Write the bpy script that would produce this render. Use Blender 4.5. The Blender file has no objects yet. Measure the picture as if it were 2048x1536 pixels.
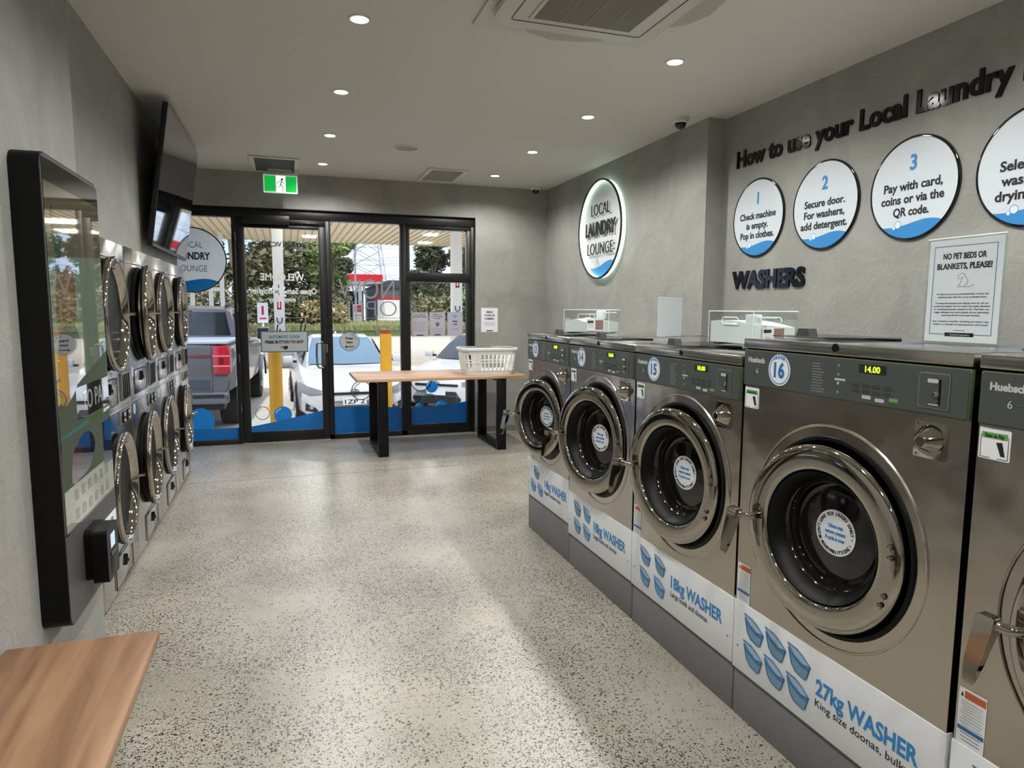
import bpy, bmesh, math, random
from mathutils import Matrix, Vector
random.seed(7)
S = bpy.context.scene
COL = S.collection
PI = math.pi
R = math.radians

# ------------------------------------------------------------------ camera
cam_d = bpy.data.cameras.new('camera'); cam = bpy.data.objects.new('camera', cam_d); COL.objects.link(cam)
cam_d.sensor_width = 36.0; cam_d.sensor_fit = 'HORIZONTAL'; cam_d.lens = 1353.7917 / 2048 * 36
cam_d.clip_start = 0.05; cam_d.clip_end = 500
YAW, PITCH, ROLL = 0.320545, 0.110511, 0.004831
cy_, sy_, cp_, sp_ = math.cos(YAW), math.sin(YAW), math.cos(PITCH), math.sin(PITCH)
fw = Vector((sy_ * cp_, cy_ * cp_, -sp_)); rt = Vector((cy_, -sy_, 0)); up = rt.cross(fw)
r2 = rt * math.cos(ROLL) + up * math.sin(ROLL); u2 = -rt * math.sin(ROLL) + up * math.cos(ROLL)
cam.matrix_world = Matrix(((r2.x, u2.x, -fw.x, 0), (r2.y, u2.y, -fw.y, 0), (r2.z, u2.z, -fw.z, 1.5), (0, 0, 0, 1)))
S.camera = cam

# ------------------------------------------------------------------ exposure, sky, sun
S.view_settings.view_transform = 'Standard'; S.view_settings.look = 'None'
S.view_settings.gamma = 1.0; S.view_settings.use_curve_mapping = False
S.view_settings.exposure = 0.0
SPOT_W = 84.0
SKY = 1.7
SUN = 3.5

def nt(m):
    m.use_nodes = True
    n = m.node_tree.nodes; l = m.node_tree.links
    return n, l

W = bpy.data.worlds.new('sky'); S.world = W
n, l = nt(W)
bg = n['Background']; bg.inputs['Strength'].default_value = SKY
tc = n.new('ShaderNodeTexCoord'); mp = n.new('ShaderNodeMapping'); mp.inputs['Scale'].default_value = (1, 1, 3.2)
nz = n.new('ShaderNodeTexNoise'); nz.inputs['Scale'].default_value = 3.0; nz.inputs['Detail'].default_value = 7; nz.inputs['Roughness'].default_value = .6
cr = n.new('ShaderNodeValToRGB')
cr.color_ramp.elements[0].position = .38; cr.color_ramp.elements[0].color = (.46, .62, .95, 1)
cr.color_ramp.elements[1].position = .68; cr.color_ramp.elements[1].color = (.92, .95, 1.0, 1)
l.new(tc.outputs['Generated'], mp.inputs['Vector']); l.new(mp.outputs[0], nz.inputs['Vector']); l.new(nz.outputs['Fac'], cr.inputs['Fac']); l.new(cr.outputs['Color'], bg.inputs['Color'])
sun_d = bpy.data.lights.new('sun', 'SUN'); sun_d.energy = SUN; sun_d.angle = R(3); sun_d.color = (1, .96, .9)
sun = bpy.data.objects.new('sun', sun_d); COL.objects.link(sun); sun.location = (-6, 0, 12); sun.rotation_euler = (R(32), 0, R(-12))

# ------------------------------------------------------------------ materials
def lin(c):
    f = lambda v: (v / 255 / 12.92) if v / 255 <= .04045 else ((v / 255 + .055) / 1.055) ** 2.4
    return (f(c[0]), f(c[1]), f(c[2]), 1)
MATS = {}
def mat(name, rgb=(128, 128, 128), rough=.5, metal=0., var=.06, scale=30., bump=0., emit=0., coat=0., stretch=None, spec=.5, rvar=0.):
    """principled material with a procedural noise that varies colour / roughness / bump a little"""
    if name in MATS: return MATS[name]
    m = bpy.data.materials.new(name); MATS[name] = m
    n, l = nt(m); p = n['Principled BSDF']
    c = lin(rgb)
    tc = n.new('ShaderNodeTexCoord'); mp = n.new('ShaderNodeMapping')
    if stretch: mp.inputs['Scale'].default_value = stretch
    nz = n.new('ShaderNodeTexNoise'); nz.inputs['Scale'].default_value = scale; nz.inputs['Detail'].default_value = 4
    l.new(tc.outputs['Object'], mp.inputs['Vector']); l.new(mp.outputs[0], nz.inputs['Vector'])
    mx = n.new('ShaderNodeMix'); mx.data_type = 'RGBA'
    mx.inputs['A'].default_value = tuple(min(1, v * (1 - var)) for v in c[:3]) + (1,)
    mx.inputs['B'].default_value = tuple(min(1, v * (1 + var)) for v in c[:3]) + (1,)
    l.new(nz.outputs['Fac'], mx.inputs['Factor']); l.new(mx.outputs['Result'], p.inputs['Base Color'])
    p.inputs['Metallic'].default_value = metal; p.inputs['Roughness'].default_value = rough
    p.inputs['Specular IOR Level'].default_value = spec
    if coat: p.inputs['Coat Weight'].default_value = coat; p.inputs['Coat Roughness'].default_value = .03
    if rvar:
        mr = n.new('ShaderNodeMapRange'); mr.inputs['To Min'].default_value = max(.01, rough - rvar); mr.inputs['To Max'].default_value = rough + rvar
        l.new(nz.outputs['Fac'], mr.inputs['Value']); l.new(mr.outputs[0], p.inputs['Roughness'])
    if bump:
        b = n.new('ShaderNodeBump'); b.inputs['Strength'].default_value = bump; b.inputs['Distance'].default_value = .01
        l.new(nz.outputs['Fac'], b.inputs['Height']); l.new(b.outputs[0], p.inputs['Normal'])
    if emit:
        l.new(mx.outputs['Result'], p.inputs['Emission Color']); p.inputs['Emission Strength'].default_value = emit
    return m

def plaster(name, lo, hi):
    m = bpy.data.materials.new(name); n, l = nt(m); p = n['Principled BSDF']
    tc = n.new('ShaderNodeTexCoord')
    a = n.new('ShaderNodeTexNoise'); a.inputs['Scale'].default_value = 2.2; a.inputs['Detail'].default_value = 8; a.inputs['Roughness'].default_value = .62; a.inputs['Distortion'].default_value = .8
    b = n.new('ShaderNodeTexNoise'); b.inputs['Scale'].default_value = 9; b.inputs['Detail'].default_value = 6; b.inputs['Distortion'].default_value = 2.4
    l.new(tc.outputs['Object'], a.inputs['Vector']); l.new(tc.outputs['Object'], b.inputs['Vector'])
    cr = n.new('ShaderNodeValToRGB'); cr.color_ramp.elements[0].position = .32; cr.color_ramp.elements[0].color = lin(lo); cr.color_ramp.elements[1].position = .66; cr.color_ramp.elements[1].color = lin(hi)
    l.new(a.outputs['Fac'], cr.inputs['Fac']); l.new(cr.outputs['Color'], p.inputs['Base Color'])
    rr = n.new('ShaderNodeValToRGB'); rr.color_ramp.elements[0].position = .46; rr.color_ramp.elements[1].position = .56
    l.new(b.outputs['Fac'], rr.inputs['Fac'])
    ad = n.new('ShaderNodeMath'); ad.operation = 'ADD'; l.new(rr.outputs['Color'], ad.inputs[0]); l.new(a.outputs['Fac'], ad.inputs[1])
    bp = n.new('ShaderNodeBump'); bp.inputs['Strength'].default_value = .22; bp.inputs['Distance'].default_value = .008
    l.new(ad.outputs[0], bp.inputs['Height']); l.new(bp.outputs[0], p.inputs['Normal'])
    p.inputs['Roughness'].default_value = .75
    return m
M_WALL = plaster('grey_plaster', (137, 138, 134), (156, 156, 151))
M_CEIL = mat('ceiling_paint', (202, 200, 192), .85, var=.02, scale=8)

def floor_mat():
    m = bpy.data.materials.new('polished_concrete'); n, l = nt(m); p = n['Principled BSDF']
    tc = n.new('ShaderNodeTexCoord')
    a = n.new('ShaderNodeTexNoise'); a.inputs['Scale'].default_value = 1.1; a.inputs['Detail'].default_value = 6; a.inputs['Roughness'].default_value = .6
    l.new(tc.outputs['Object'], a.inputs['Vector'])
    cr = n.new('ShaderNodeValToRGB'); cr.color_ramp.elements[0].position = .3; cr.color_ramp.elements[0].color = lin((132, 128, 117)); cr.color_ramp.elements[1].position = .7; cr.color_ramp.elements[1].color = lin((174, 169, 156))
    l.new(a.outputs['Fac'], cr.inputs['Fac'])
    # dark aggregate chips: two sizes of distorted cells, denser in some patches
    ds = n.new('ShaderNodeTexNoise'); ds.inputs['Scale'].default_value = 60; l.new(tc.outputs['Object'], ds.inputs['Vector'])
    vm = n.new('ShaderNodeVectorMath'); vm.operation = 'MULTIPLY_ADD'; vm.inputs[1].default_value = (.02, .02, .02)
    l.new(ds.outputs['Color'], vm.inputs[0]); l.new(tc.outputs['Object'], vm.inputs[2])
    dn = n.new('ShaderNodeTexNoise'); dn.inputs['Scale'].default_value = 1.6; dn.inputs['Detail'].default_value = 5; l.new(tc.outputs['Object'], dn.inputs['Vector'])
    col = cr.outputs['Color']
    for sc, lo, hi, tint in ((160, .06, .5, (26, 25, 24)), (95, .02, .26, (38, 37, 34)), (230, .06, .3, (186, 180, 166))):
        v = n.new('ShaderNodeTexVoronoi'); v.inputs['Scale'].default_value = sc; l.new(vm.outputs[0], v.inputs['Vector'])
        th = n.new('ShaderNodeMapRange'); th.inputs['From Min'].default_value = .36; th.inputs['From Max'].default_value = .62; th.inputs['To Min'].default_value = lo; th.inputs['To Max'].default_value = hi
        l.new(dn.outputs['Fac'], th.inputs['Value'])
        sp = n.new('ShaderNodeSeparateColor'); l.new(v.outputs['Color'], sp.inputs[0])
        lt = n.new('ShaderNodeMath'); lt.operation = 'LESS_THAN'; l.new(sp.outputs[0], lt.inputs[0]); l.new(th.outputs[0], lt.inputs[1])
        ds2 = n.new('ShaderNodeMath'); ds2.operation = 'LESS_THAN'; ds2.inputs[1].default_value = .47; l.new(v.outputs['Distance'], ds2.inputs[0])
        ml = n.new('ShaderNodeMath'); ml.operation = 'MULTIPLY'; l.new(lt.outputs[0], ml.inputs[0]); l.new(ds2.outputs[0], ml.inputs[1])
        mx = n.new('ShaderNodeMix'); mx.data_type = 'RGBA'; l.new(ml.outputs[0], mx.inputs['Factor']); l.new(col, mx.inputs['A']); mx.inputs['B'].default_value = lin(tint)
        col = mx.outputs['Result']
    l.new(col, p.inputs['Base Color'])
    mr = n.new('ShaderNodeMapRange'); mr.inputs['To Min'].default_value = .24; mr.inputs['To Max'].default_value = .42; l.new(a.outputs['Fac'], mr.inputs['Value']); l.new(mr.outputs[0], p.inputs['Roughness'])
    p.inputs['Specular IOR Level'].default_value = .55
    return m
M_FLOOR = floor_mat()

def wood_mat(name, c1, c2, c3, axis):
    m = bpy.data.materials.new(name); n, l = nt(m); p = n['Principled BSDF']
    tc = n.new('ShaderNodeTexCoord'); mp = n.new('ShaderNodeMapping'); sc = [14, 14, 14]; sc[axis] = 1.1; mp.inputs['Scale'].default_value = sc
    a = n.new('ShaderNodeTexNoise'); a.inputs['Scale'].default_value = 1.4; a.inputs['Detail'].default_value = 8; a.inputs['Distortion'].default_value = .6
    l.new(tc.outputs['Object'], mp.inputs['Vector']); l.new(mp.outputs[0], a.inputs['Vector'])
    cr = n.new('ShaderNodeValToRGB'); e = cr.color_ramp.elements
    e[0].position = .28; e[0].color = lin(c1); e[1].position = .72; e[1].color = lin(c3); k = e.new(.5); k.color = lin(c2)
    l.new(a.outputs['Fac'], cr.inputs['Fac']); l.new(cr.outputs['Color'], p.inputs['Base Color'])
    p.inputs['Roughness'].default_value = .45
    return m
M_WOOD = wood_mat('bench_timber', (112, 80, 56), (144, 109, 80), (164, 129, 98), 1)
M_WOODT = wood_mat('table_timber', (150, 112, 84), (184, 146, 116), (204, 170, 140), 0)

def steel_mat(name, rgb, rough, axis, bump=.02):
    m = bpy.data.materials.new(name); n, l = nt(m); p = n['Principled BSDF']
    tc = n.new('ShaderNodeTexCoord'); mp = n.new('ShaderNodeMapping'); sc = [220, 220, 220]; sc[axis] = 3; mp.inputs['Scale'].default_value = sc
    a = n.new('ShaderNodeTexNoise'); a.inputs['Scale'].default_value = 1; a.inputs['Detail'].default_value = 3
    l.new(tc.outputs['Object'], mp.inputs['Vector']); l.new(mp.outputs[0], a.inputs['Vector'])
    b = n.new('ShaderNodeTexNoise'); b.inputs['Scale'].default_value = 3.2; b.inputs['Detail'].default_value = 2; l.new(tc.outputs['Object'], b.inputs['Vector'])
    mr = n.new('ShaderNodeMapRange'); mr.inputs['To Min'].default_value = rough - .04; mr.inputs['To Max'].default_value = rough + .04
    l.new(a.outputs['Fac'], mr.inputs['Value']); l.new(mr.outputs[0], p.inputs['Roughness'])
    bp = n.new('ShaderNodeBump'); bp.inputs['Strength'].default_value = bump; bp.inputs['Distance'].default_value = .3
    l.new(b.outputs['Fac'], bp.inputs['Height'])
    bp2 = n.new('ShaderNodeBump'); bp2.inputs['Strength'].default_value = .004; bp2.inputs['Distance'].default_value = .0002
    l.new(a.outputs['Fac'], bp2.inputs['Height']); l.new(bp.outputs[0], bp2.inputs['Normal']); l.new(bp2.outputs[0], p.inputs['Normal'])
    p.inputs['Base Color'].default_value = lin(rgb); p.inputs['Metallic'].default_value = 1.0
    return m
M_STEEL = steel_mat('brushed_steel', (188, 181, 172), .19, 0, .05)
M_STEELV = steel_mat('dryer_steel', (196, 194, 190), .2, 0, .03)
M_TOPST = steel_mat('top_steel', (186, 183, 177), .2, 0, .012)
M_CHROME = mat('chrome', (180, 174, 165), .05, 1, var=.02, scale=5, rvar=.02)
M_BLACK = mat('black_rubber', (6, 6, 7), .42, var=.1, spec=.22)
M_BLKGL = mat('black_gloss', (9, 9, 10), .08, var=.1, coat=.5)
M_BLKMT = mat('black_powdercoat', (8, 8, 9), .4, var=.08, scale=120, spec=.25)
M_FRAME = mat('black_aluminium', (11, 11, 12), .38, var=.08, scale=60)
M_DKGL = mat('dark_glass_bowl', (22, 20, 19), .07, var=.15, scale=6, coat=.4)
M_PANEL = mat('charcoal_fascia', (66, 70, 68), .45, var=.04, scale=90)
M_GREENL = mat('fascia_green_edge', (66, 84, 58), .5)
M_PLINTH = mat('grey_plinth', (114, 114, 116), .55, var=.03)
M_WHITE = mat('white_vinyl', (222, 225, 228), .4, var=.015)
M_OFFW = mat('offwhite_plastic', (206, 206, 200), .5, var=.02)
M_PAPER = mat('paper', (226, 228, 234), .7, var=.01)
M_PAPERB = mat('backlit_paper', (196, 194, 206), .7, var=.01)
M_BLUE = mat('print_blue', (46, 132, 196), .5, var=.05)
M_BLUED = mat('print_blue_dark', (36, 104, 158), .5, var=.05)
M_BUCK = mat('print_bucket', (112, 148, 172), .5, var=.12, scale=60)
M_BUCKT = mat('print_bucket_rim', (176, 198, 210), .5, var=.1, scale=60)
M_TEAL = mat('print_teal', (52, 112, 134), .5)
M_INK = mat('print_black', (18, 20, 24), .5)
M_INKG = mat('print_grey', (120, 122, 126), .6)
M_INKL = mat('print_light', (176, 178, 176), .6)
M_ORANGE = mat('print_orange', (186, 92, 48), .5)
M_GREEN = mat('print_green', (92, 150, 78), .5)
M_FILM = mat('blue_window_film', (26, 128, 204), .35, var=.03)
M_GREYF = mat('grey_window_letters', (128, 130, 130), .6)
M_WHITEF = mat('white_window_letters', (235, 235, 235), .6)
M_LED = mat('led_digits', (190, 255, 30), .5, emit=2.2)
M_LAMP = mat('downlight_lens', (255, 250, 238), .4, emit=26, var=.01)
M_RED = mat('red_plastic', (196, 34, 40), .3, var=.1)
M_YEL = mat('yellow_paint', (222, 160, 34), .5, var=.1, scale=12)
M_LETTER = mat('black_acrylic', (5, 5, 6), .1, var=.05, spec=.35)

def translucent(m, f):                                          # thin film or paper that lets daylight glow through
    n, l = nt(m); p = n['Principled BSDF']; out = n['Material Output']; t = n.new('ShaderNodeBsdfTranslucent'); x = n.new('ShaderNodeMixShader'); x.inputs[0].default_value = f
    l.new(p.inputs['Base Color'].links[0].from_socket, t.inputs['Color']); l.new(p.outputs[0], x.inputs[1]); l.new(t.outputs[0], x.inputs[2]); l.new(x.outputs[0], out.inputs['Surface']); return m
for m_, f_ in ((M_FILM, .3), (M_PAPERB, .3), (mat('decal_white', (206, 212, 214), .5, var=.02), .3), (mat('sign_grey', (188, 192, 194), .5), .2)): translucent(m_, f_)
def glass_mat(name, tint=(1, 1, 1), ior=1.45, rough=0., add=0.):
    m = bpy.data.materials.new(name); n, l = nt(m); n.remove(n['Principled BSDF'])
    out = n['Material Output']; tr = n.new('ShaderNodeBsdfTransparent'); tr.inputs[0].default_value = tint + (1,)
    gl = n.new('ShaderNodeBsdfGlossy'); gl.inputs['Roughness'].default_value = rough
    fr = n.new('ShaderNodeFresnel'); fr.inputs['IOR'].default_value = ior
    nz = n.new('ShaderNodeTexNoise'); nz.inputs['Scale'].default_value = 1.5
    ad = n.new('ShaderNodeMath'); ad.operation = 'MULTIPLY_ADD'; ad.inputs[1].default_value = .02; ad.inputs[2].default_value = add - .01
    l.new(nz.outputs['Fac'], ad.inputs[0])
    a2 = n.new('ShaderNodeMath'); a2.operation = 'ADD'; a2.use_clamp = True; l.new(fr.outputs[0], a2.inputs[0]); l.new(ad.outputs[0], a2.inputs[1])
    mx = n.new('ShaderNodeMixShader'); geo = n.new('ShaderNodeNewGeometry'); sb = n.new('ShaderNodeMath'); sb.operation = 'SUBTRACT'; sb.inputs[0].default_value = 1.0; l.new(geo.outputs['Backfacing'], sb.inputs[1])
    a3 = n.new('ShaderNodeMath'); a3.operation = 'MULTIPLY'; l.new(a2.outputs[0], a3.inputs[0]); l.new(sb.outputs[0], a3.inputs[1]); l.new(a3.outputs[0], mx.inputs['Fac']); l.new(tr.outputs[0], mx.inputs[1]); l.new(gl.outputs[0], mx.inputs[2]); l.new(mx.outputs[0], out.inputs['Surface'])
    return m
M_GLASS = glass_mat('window_glass', (.97, .985, .98), 1.4)
M_ACRY = glass_mat('clear_acrylic', (.95, .97, .965), 1.5, .02, .03)
M_ACRYE = mat('acrylic_edge', (225, 235, 232), .2, var=.02)
M_SMOKE = glass_mat('smoked_lid', (.55, .57, .57), 1.5, .05, .03)

# ------------------------------------------------------------------ mesh builder
I4 = Matrix.Identity(4)
def frame(o, x, y):
    x = Vector(x).normalized(); y = Vector(y).normalized(); z = x.cross(y)
    return Matrix(((x.x, y.x, z.x, o[0]), (x.y, y.y, z.y, o[1]), (x.z, y.z, z.z, o[2]), (0, 0, 0, 1)))
def T(x, y, z): return Matrix.Translation((x, y, z))
def RZ(a): return Matrix.Rotation(a, 4, 'Z')
def front(x, y, z): return frame((x, y, z), (1, 0, 0), (0, 0, 1))      # sheet facing -Y, right = +X
FONT = {}
def font_mesh(s, bold):
    k = (s, bold)
    if k not in FONT:
        c = bpy.data.curves.new('t', 'FONT'); c.body = s; c.offset = bold; c.extrude = 1.0; c.resolution_u = 3
        o = bpy.data.objects.new('t', c); me = bpy.data.meshes.new_from_object(o)
        vs = [v.co.copy() for v in me.vertices]; fs = [list(p.vertices) for p in me.polygons]
        bpy.data.objects.remove(o); bpy.data.curves.remove(c); bpy.data.meshes.remove(me)
        FONT[k] = (vs, fs)
    return FONT[k]

class B:
    def __init__(s): s.bm = bmesh.new(); s.mats = []
    def mi(s, m):
        if m not in s.mats: s.mats.append(m)
        return s.mats.index(m)
    def mesh(s, vs, fs, m, M=I4, smooth=False):
        i = s.mi(m); V = [s.bm.verts.new(M @ Vector(v)) for v in vs]; out = []
        for f in fs:
            if len(set(f)) < 3: continue
            try: q = s.bm.faces.new([V[k] for k in f])
            except ValueError: continue
            q.material_index = i; q.smooth = smooth; out.append(q)
        return out
    def box(s, lo, hi, m, bev=0., M=I4, seg=2):
        x0, y0, z0 = lo; x1, y1, z1 = hi
        vs = [(x0, y0, z0), (x1, y0, z0), (x1, y1, z0), (x0, y1, z0), (x0, y0, z1), (x1, y0, z1), (x1, y1, z1), (x0, y1, z1)]
        fs = [(0, 3, 2, 1), (4, 5, 6, 7), (0, 1, 5, 4), (1, 2, 6, 5), (2, 3, 7, 6), (3, 0, 4, 7)]
        F = s.mesh(vs, fs, m, M)
        if bev:
            E = {e for f in F for e in f.edges}
            r = bmesh.ops.bevel(s.bm, geom=list(E), offset=bev, segments=seg, affect='EDGES', profile=.5)
            i = s.mi(m)
            for f in r['faces']: f.material_index = i; f.smooth = True
        return s
    def poly(s, pts, m, M=I4): s.mesh(pts, [tuple(range(len(pts)))], m, M); return s
    def sheet(s, x0, y0, x1, y1, m, M=I4, z=0.): s.mesh([(x0, y0, z), (x1, y0, z), (x1, y1, z), (x0, y1, z)], [(0, 1, 2, 3)], m, M); return s
    def prism(s, pts, d, m, M=I4):
        k = len(pts); vs = [(p[0], p[1], 0) for p in pts] + [(p[0], p[1], d) for p in pts]
        fs = [tuple(range(k))[::-1], tuple(range(k, 2 * k))] + [(i, (i + 1) % k, k + (i + 1) % k, k + i) for i in range(k)]
        s.mesh(vs, fs, m, M); return s
    def lathe(s, prof, m, M=I4, seg=48, caps=(True, True), a0=0., a1=2 * PI):
        full = abs(a1 - a0 - 2 * PI) < 1e-6; k = seg if full else seg + 1
        vs = []; fs = []
        for (r, z) in prof:
            for i in range(k):
                a = a0 + (a1 - a0) * i / seg; vs.append((r * math.cos(a), r * math.sin(a), z))
        for j in range(len(prof) - 1):
            for i in range(seg):
                i2 = (i + 1) % k
                fs.append((j * k + i, j * k + i2, (j + 1) * k + i2, (j + 1) * k + i))
        if full and caps[0]: fs.append(tuple(range(k))[::-1])
        if full and caps[1]: fs.append(tuple(range((len(prof) - 1) * k, len(prof) * k)))
        s.mesh(vs, fs, m, M, True); return s
    def disc(s, r, m, M=I4, z=0., seg=48, rx=None):
        s.mesh([((rx or r) * math.cos(2 * PI * i / seg), r * math.sin(2 * PI * i / seg), z) for i in range(seg)], [tuple(range(seg))], m, M); return s
    def ring(s, r0, r1, m, M=I4, z=0., seg=48, a0=0., a1=2 * PI):
        vs = []; full = abs(a1 - a0 - 2 * PI) < 1e-6; k = seg if full else seg + 1
        for i in range(k):
            a = a0 + (a1 - a0) * i / seg
            vs += [(r0 * math.cos(a), r0 * math.sin(a), z), (r1 * math.cos(a), r1 * math.sin(a), z)]
        s.mesh(vs, [(2 * i, 2 * i + 1, 2 * ((i + 1) % k) + 1, 2 * ((i + 1) % k)) for i in range(seg)], m, M); return s
    def cyl(s, p0, p1, r0, m, r1=None, seg=16, M=I4):
        p0 = Vector(p0); p1 = Vector(p1); d = p1 - p0; q = d.to_track_quat('Z', 'Y').to_matrix().to_4x4()
        s.lathe([(r0, 0), (r1 if r1 is not None else r0, d.length)], m, M @ T(*p0) @ q, seg); return s
    def tube(s, pts, r, m, seg=8, closed=False, M=I4, flat=1.):
        P = [Vector(p) for p in pts]; k = len(P); vs = []; fs = []
        rr = r if isinstance(r, (list, tuple)) else [r] * k
        pn = None
        for i, p in enumerate(P):
            a = P[(i - 1) % k] if (closed or i > 0) else p; b = P[(i + 1) % k] if (closed or i < k - 1) else p
            t = (b - a).normalized()
            if pn is None: pn = t.orthogonal().normalized()
            pn = (pn - t * pn.dot(t)).normalized(); q = t.cross(pn)
            for j in range(seg):
                an = 2 * PI * j / seg; vs.append(p + pn * (rr[i] * math.cos(an)) + q * (rr[i] * flat * math.sin(an)))
        for i in range(k if closed else k - 1):
            for j in range(seg):
                fs.append((i * seg + j, i * seg + (j + 1) % seg, ((i + 1) % k) * seg + (j + 1) % seg, ((i + 1) % k) * seg + j))
        if not closed: fs += [tuple(range(seg))[::-1], tuple(range((k - 1) * seg, k * seg))]
        s.mesh(vs, fs, m, M, True); return s
    def loft(s, rings, m, caps=True, M=I4, smooth=True, closed=True):
        k = len(rings[0]); vs = [p for r in rings for p in r]; fs = []
        for i in range(len(rings) - 1):
            for j in range(k if closed else k - 1):
                fs.append((i * k + j, i * k + (j + 1) % k, (i + 1) * k + (j + 1) % k, (i + 1) * k + j))
        if caps: fs += [tuple(range(k))[::-1], tuple(range((len(rings) - 1) * k, len(rings) * k))]
        s.mesh(vs, fs, m, M, smooth); return s
    def holepanel(s, x0, x1, z0, z1, cx, cz, r, m, y=0., seg=72):
        ang = sorted([2 * PI * i / seg for i in range(seg)] + [math.atan2(z - cz, x - cx) % (2 * PI) for x in (x0, x1) for z in (z0, z1)])
        vs = []; k = len(ang)
        for a in ang:
            c, t = math.cos(a), math.sin(a)
            d = min(((x1 - cx) / c if c > 1e-9 else 1e9), ((x0 - cx) / c if c < -1e-9 else 1e9), ((z1 - cz) / t if t > 1e-9 else 1e9), ((z0 - cz) / t if t < -1e-9 else 1e9))
            vs += [(cx + r * c, y, cz + r * t), (cx + d * c, y, cz + d * t)]
        s.mesh(vs, [(2 * i, 2 * i + 1, 2 * ((i + 1) % k) + 1, 2 * ((i + 1) % k)) for i in range(k)], m); return s
    def text(s, t, m, M, h, w=None, al='c', bold=0.02, d=0.0005, cond=.86, z=0.):
        vs, fs = font_mesh(t, bold)
        x0 = min(v.x for v in vs); x1 = max(v.x for v in vs); sy = h / .70; sx = (w / (x1 - x0)) if w else sy * cond
        ox = {'c': -(x0 + x1) / 2, 'l': -x0, 'r': -x1}[al]
        s.mesh([((v.x + ox) * sx, v.y * sy, z + d * (v.z * .5 + .5)) for v in vs], fs, m, M); return s
    def arctext(s, t, m, M, r, h, a_mid, span, inside=False, bold=.02, z=0.):
        k = len(t)
        for i, ch in enumerate(t):
            if ch == ' ': continue
            f = (i + .5) / k - .5
            a = a_mid + (f * span if inside else -f * span)
            Q = M @ RZ(a - PI / 2 if not inside else a + PI / 2)
            if ch == '*': s.disc(h * .25, m, Q @ T(0, r + h / 2 if not inside else -(r - h / 2 + h), z), seg=8); continue
            vs, fs = font_mesh(ch, bold); x0 = min(v.x for v in vs); x1 = max(v.x for v in vs); sc = h / .7
            yy = r if not inside else -r - h
            s.mesh([((v.x - (x0 + x1) / 2) * sc * .85, v.y * sc + yy, z + .0004 * (v.z * .5 + .5)) for v in vs], fs, m, Q)
        return s
    def build(s, name, parent=None, sharp=35, label=None, cat=None, group=None, kind=None, loc=None, rotz=0., normals=True):
        if normals: bmesh.ops.recalc_face_normals(s.bm, faces=s.bm.faces[:])
        me = bpy.data.meshes.new(name); s.bm.to_mesh(me); s.bm.free()
        for m in s.mats: me.materials.append(m)
        try: me.set_sharp_from_angle(angle=R(sharp))
        except Exception: pass
        o = bpy.data.objects.new(name, me); COL.objects.link(o)
        if parent: o.parent = parent
        if loc: o.location = loc
        if rotz: o.rotation_euler = (0, 0, rotz)
        return tag(o, label, cat, group, kind)
def tag(o, label=None, cat=None, group=None, kind=None):
    if label: o['label'] = label
    if cat: o['category'] = cat
    if group: o['group'] = group
    if kind: o['kind'] = kind
    return o
def thing(name, loc, rotz, label, cat, group=None, kind=None):
    o = bpy.data.objects.new(name, None); COL.objects.link(o); o.location = loc; o.rotation_euler = (0, 0, rotz); o.empty_display_size = .1
    return tag(o, label, cat, group, kind)
def kids(o): return [c for c in bpy.data.objects if c.parent is o]
def copy_tree(o, parent=None):
    c = o.copy(); COL.objects.link(c); c.parent = parent
    for ch in kids(o): copy_tree(ch, c)
    return c
def loopback(pts2, n=6):  # smooth closed outline through points
    out = []; k = len(pts2)
    for i in range(k):
        p0, p1, p2, p3 = (Vector(pts2[(i + j - 1) % k]) for j in range(4))
        for q in range(n):
            t = q / n
            out.append(tuple(.5 * ((2 * p1) + (-p0 + p2) * t + (2 * p0 - 5 * p1 + 4 * p2 - p3) * t * t + (-p0 + 3 * p1 - 3 * p2 + p3) * t ** 3)))
    return out
def rrect(x0, y0, x1, y1, r, n=5):
    out = []
    for cx, cy, a in ((x1 - r, y1 - r, 0), (x0 + r, y1 - r, PI / 2), (x0 + r, y0 + r, PI), (x1 - r, y0 + r, 1.5 * PI)):
        for i in range(n + 1):
            t = a + PI / 2 * i / n; out.append((cx + r * math.cos(t), cy + r * math.sin(t)))
    return out

# ------------------------------------------------------------------ room shell
H = 2.934; YF = 7.87; XN = -.83; XB = -.934; XR1 = 3.047; XR2 = 3.206; YB = -3.2
GY = 7.93                                                      # face of the shopfront frame
def structure(name, b, **k): return b.build(name, kind='structure', **k)
b = B(); b.box((-2.2, YB - .2, -.15), (3.5, 8.06, 0), M_FLOOR); structure('floor', b)
b = B(); b.box((-2.2, YB - .2, H), (3.5, 8.3, H + .25), M_CEIL); structure('ceiling', b)
b = B()                                                         # right wall with the shallow projecting bay near the shopfront
b.prism([(XR2, YB), (XR2, 4.53), (XR1, 4.53), (XR1, 8.07), (3.5, 8.07), (3.5, YB)], H, M_WALL); structure('wall_right', b)
b = B(); b.prism([(XN, YB), (XN, 3.39), (-2.2, 3.39), (-2.2, YB)], H, M_WALL); structure('wall_left', b)
b = B(); b.box((-2.2, 3.39, 1.856), (XB, 6.95, H), M_WALL); structure('wall_left_bulkhead', b)
b = B(); b.box((-2.2, 3.39, 0), (-2.0, 8.07, H), M_WALL); structure('wall_left_return', b)
b = B(); b.box((-2.2, YB - .2, 0), (3.5, YB, H), M_WALL); structure('wall_back', b)
b = B(); b.box((-2.0, YF, 2.565), (XR1, 8.07, H), M_WALL); b.box((2.15, YF, 0), (XR1, 8.07, 2.565), M_WALL); structure('wall_front', b)
b = B(); b.box((2.15, YF - .008, 0), (XR1, YF, .07), mat('skirting_grey', (112, 112, 108), .5)); structure('baseboard_front', b)
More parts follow.
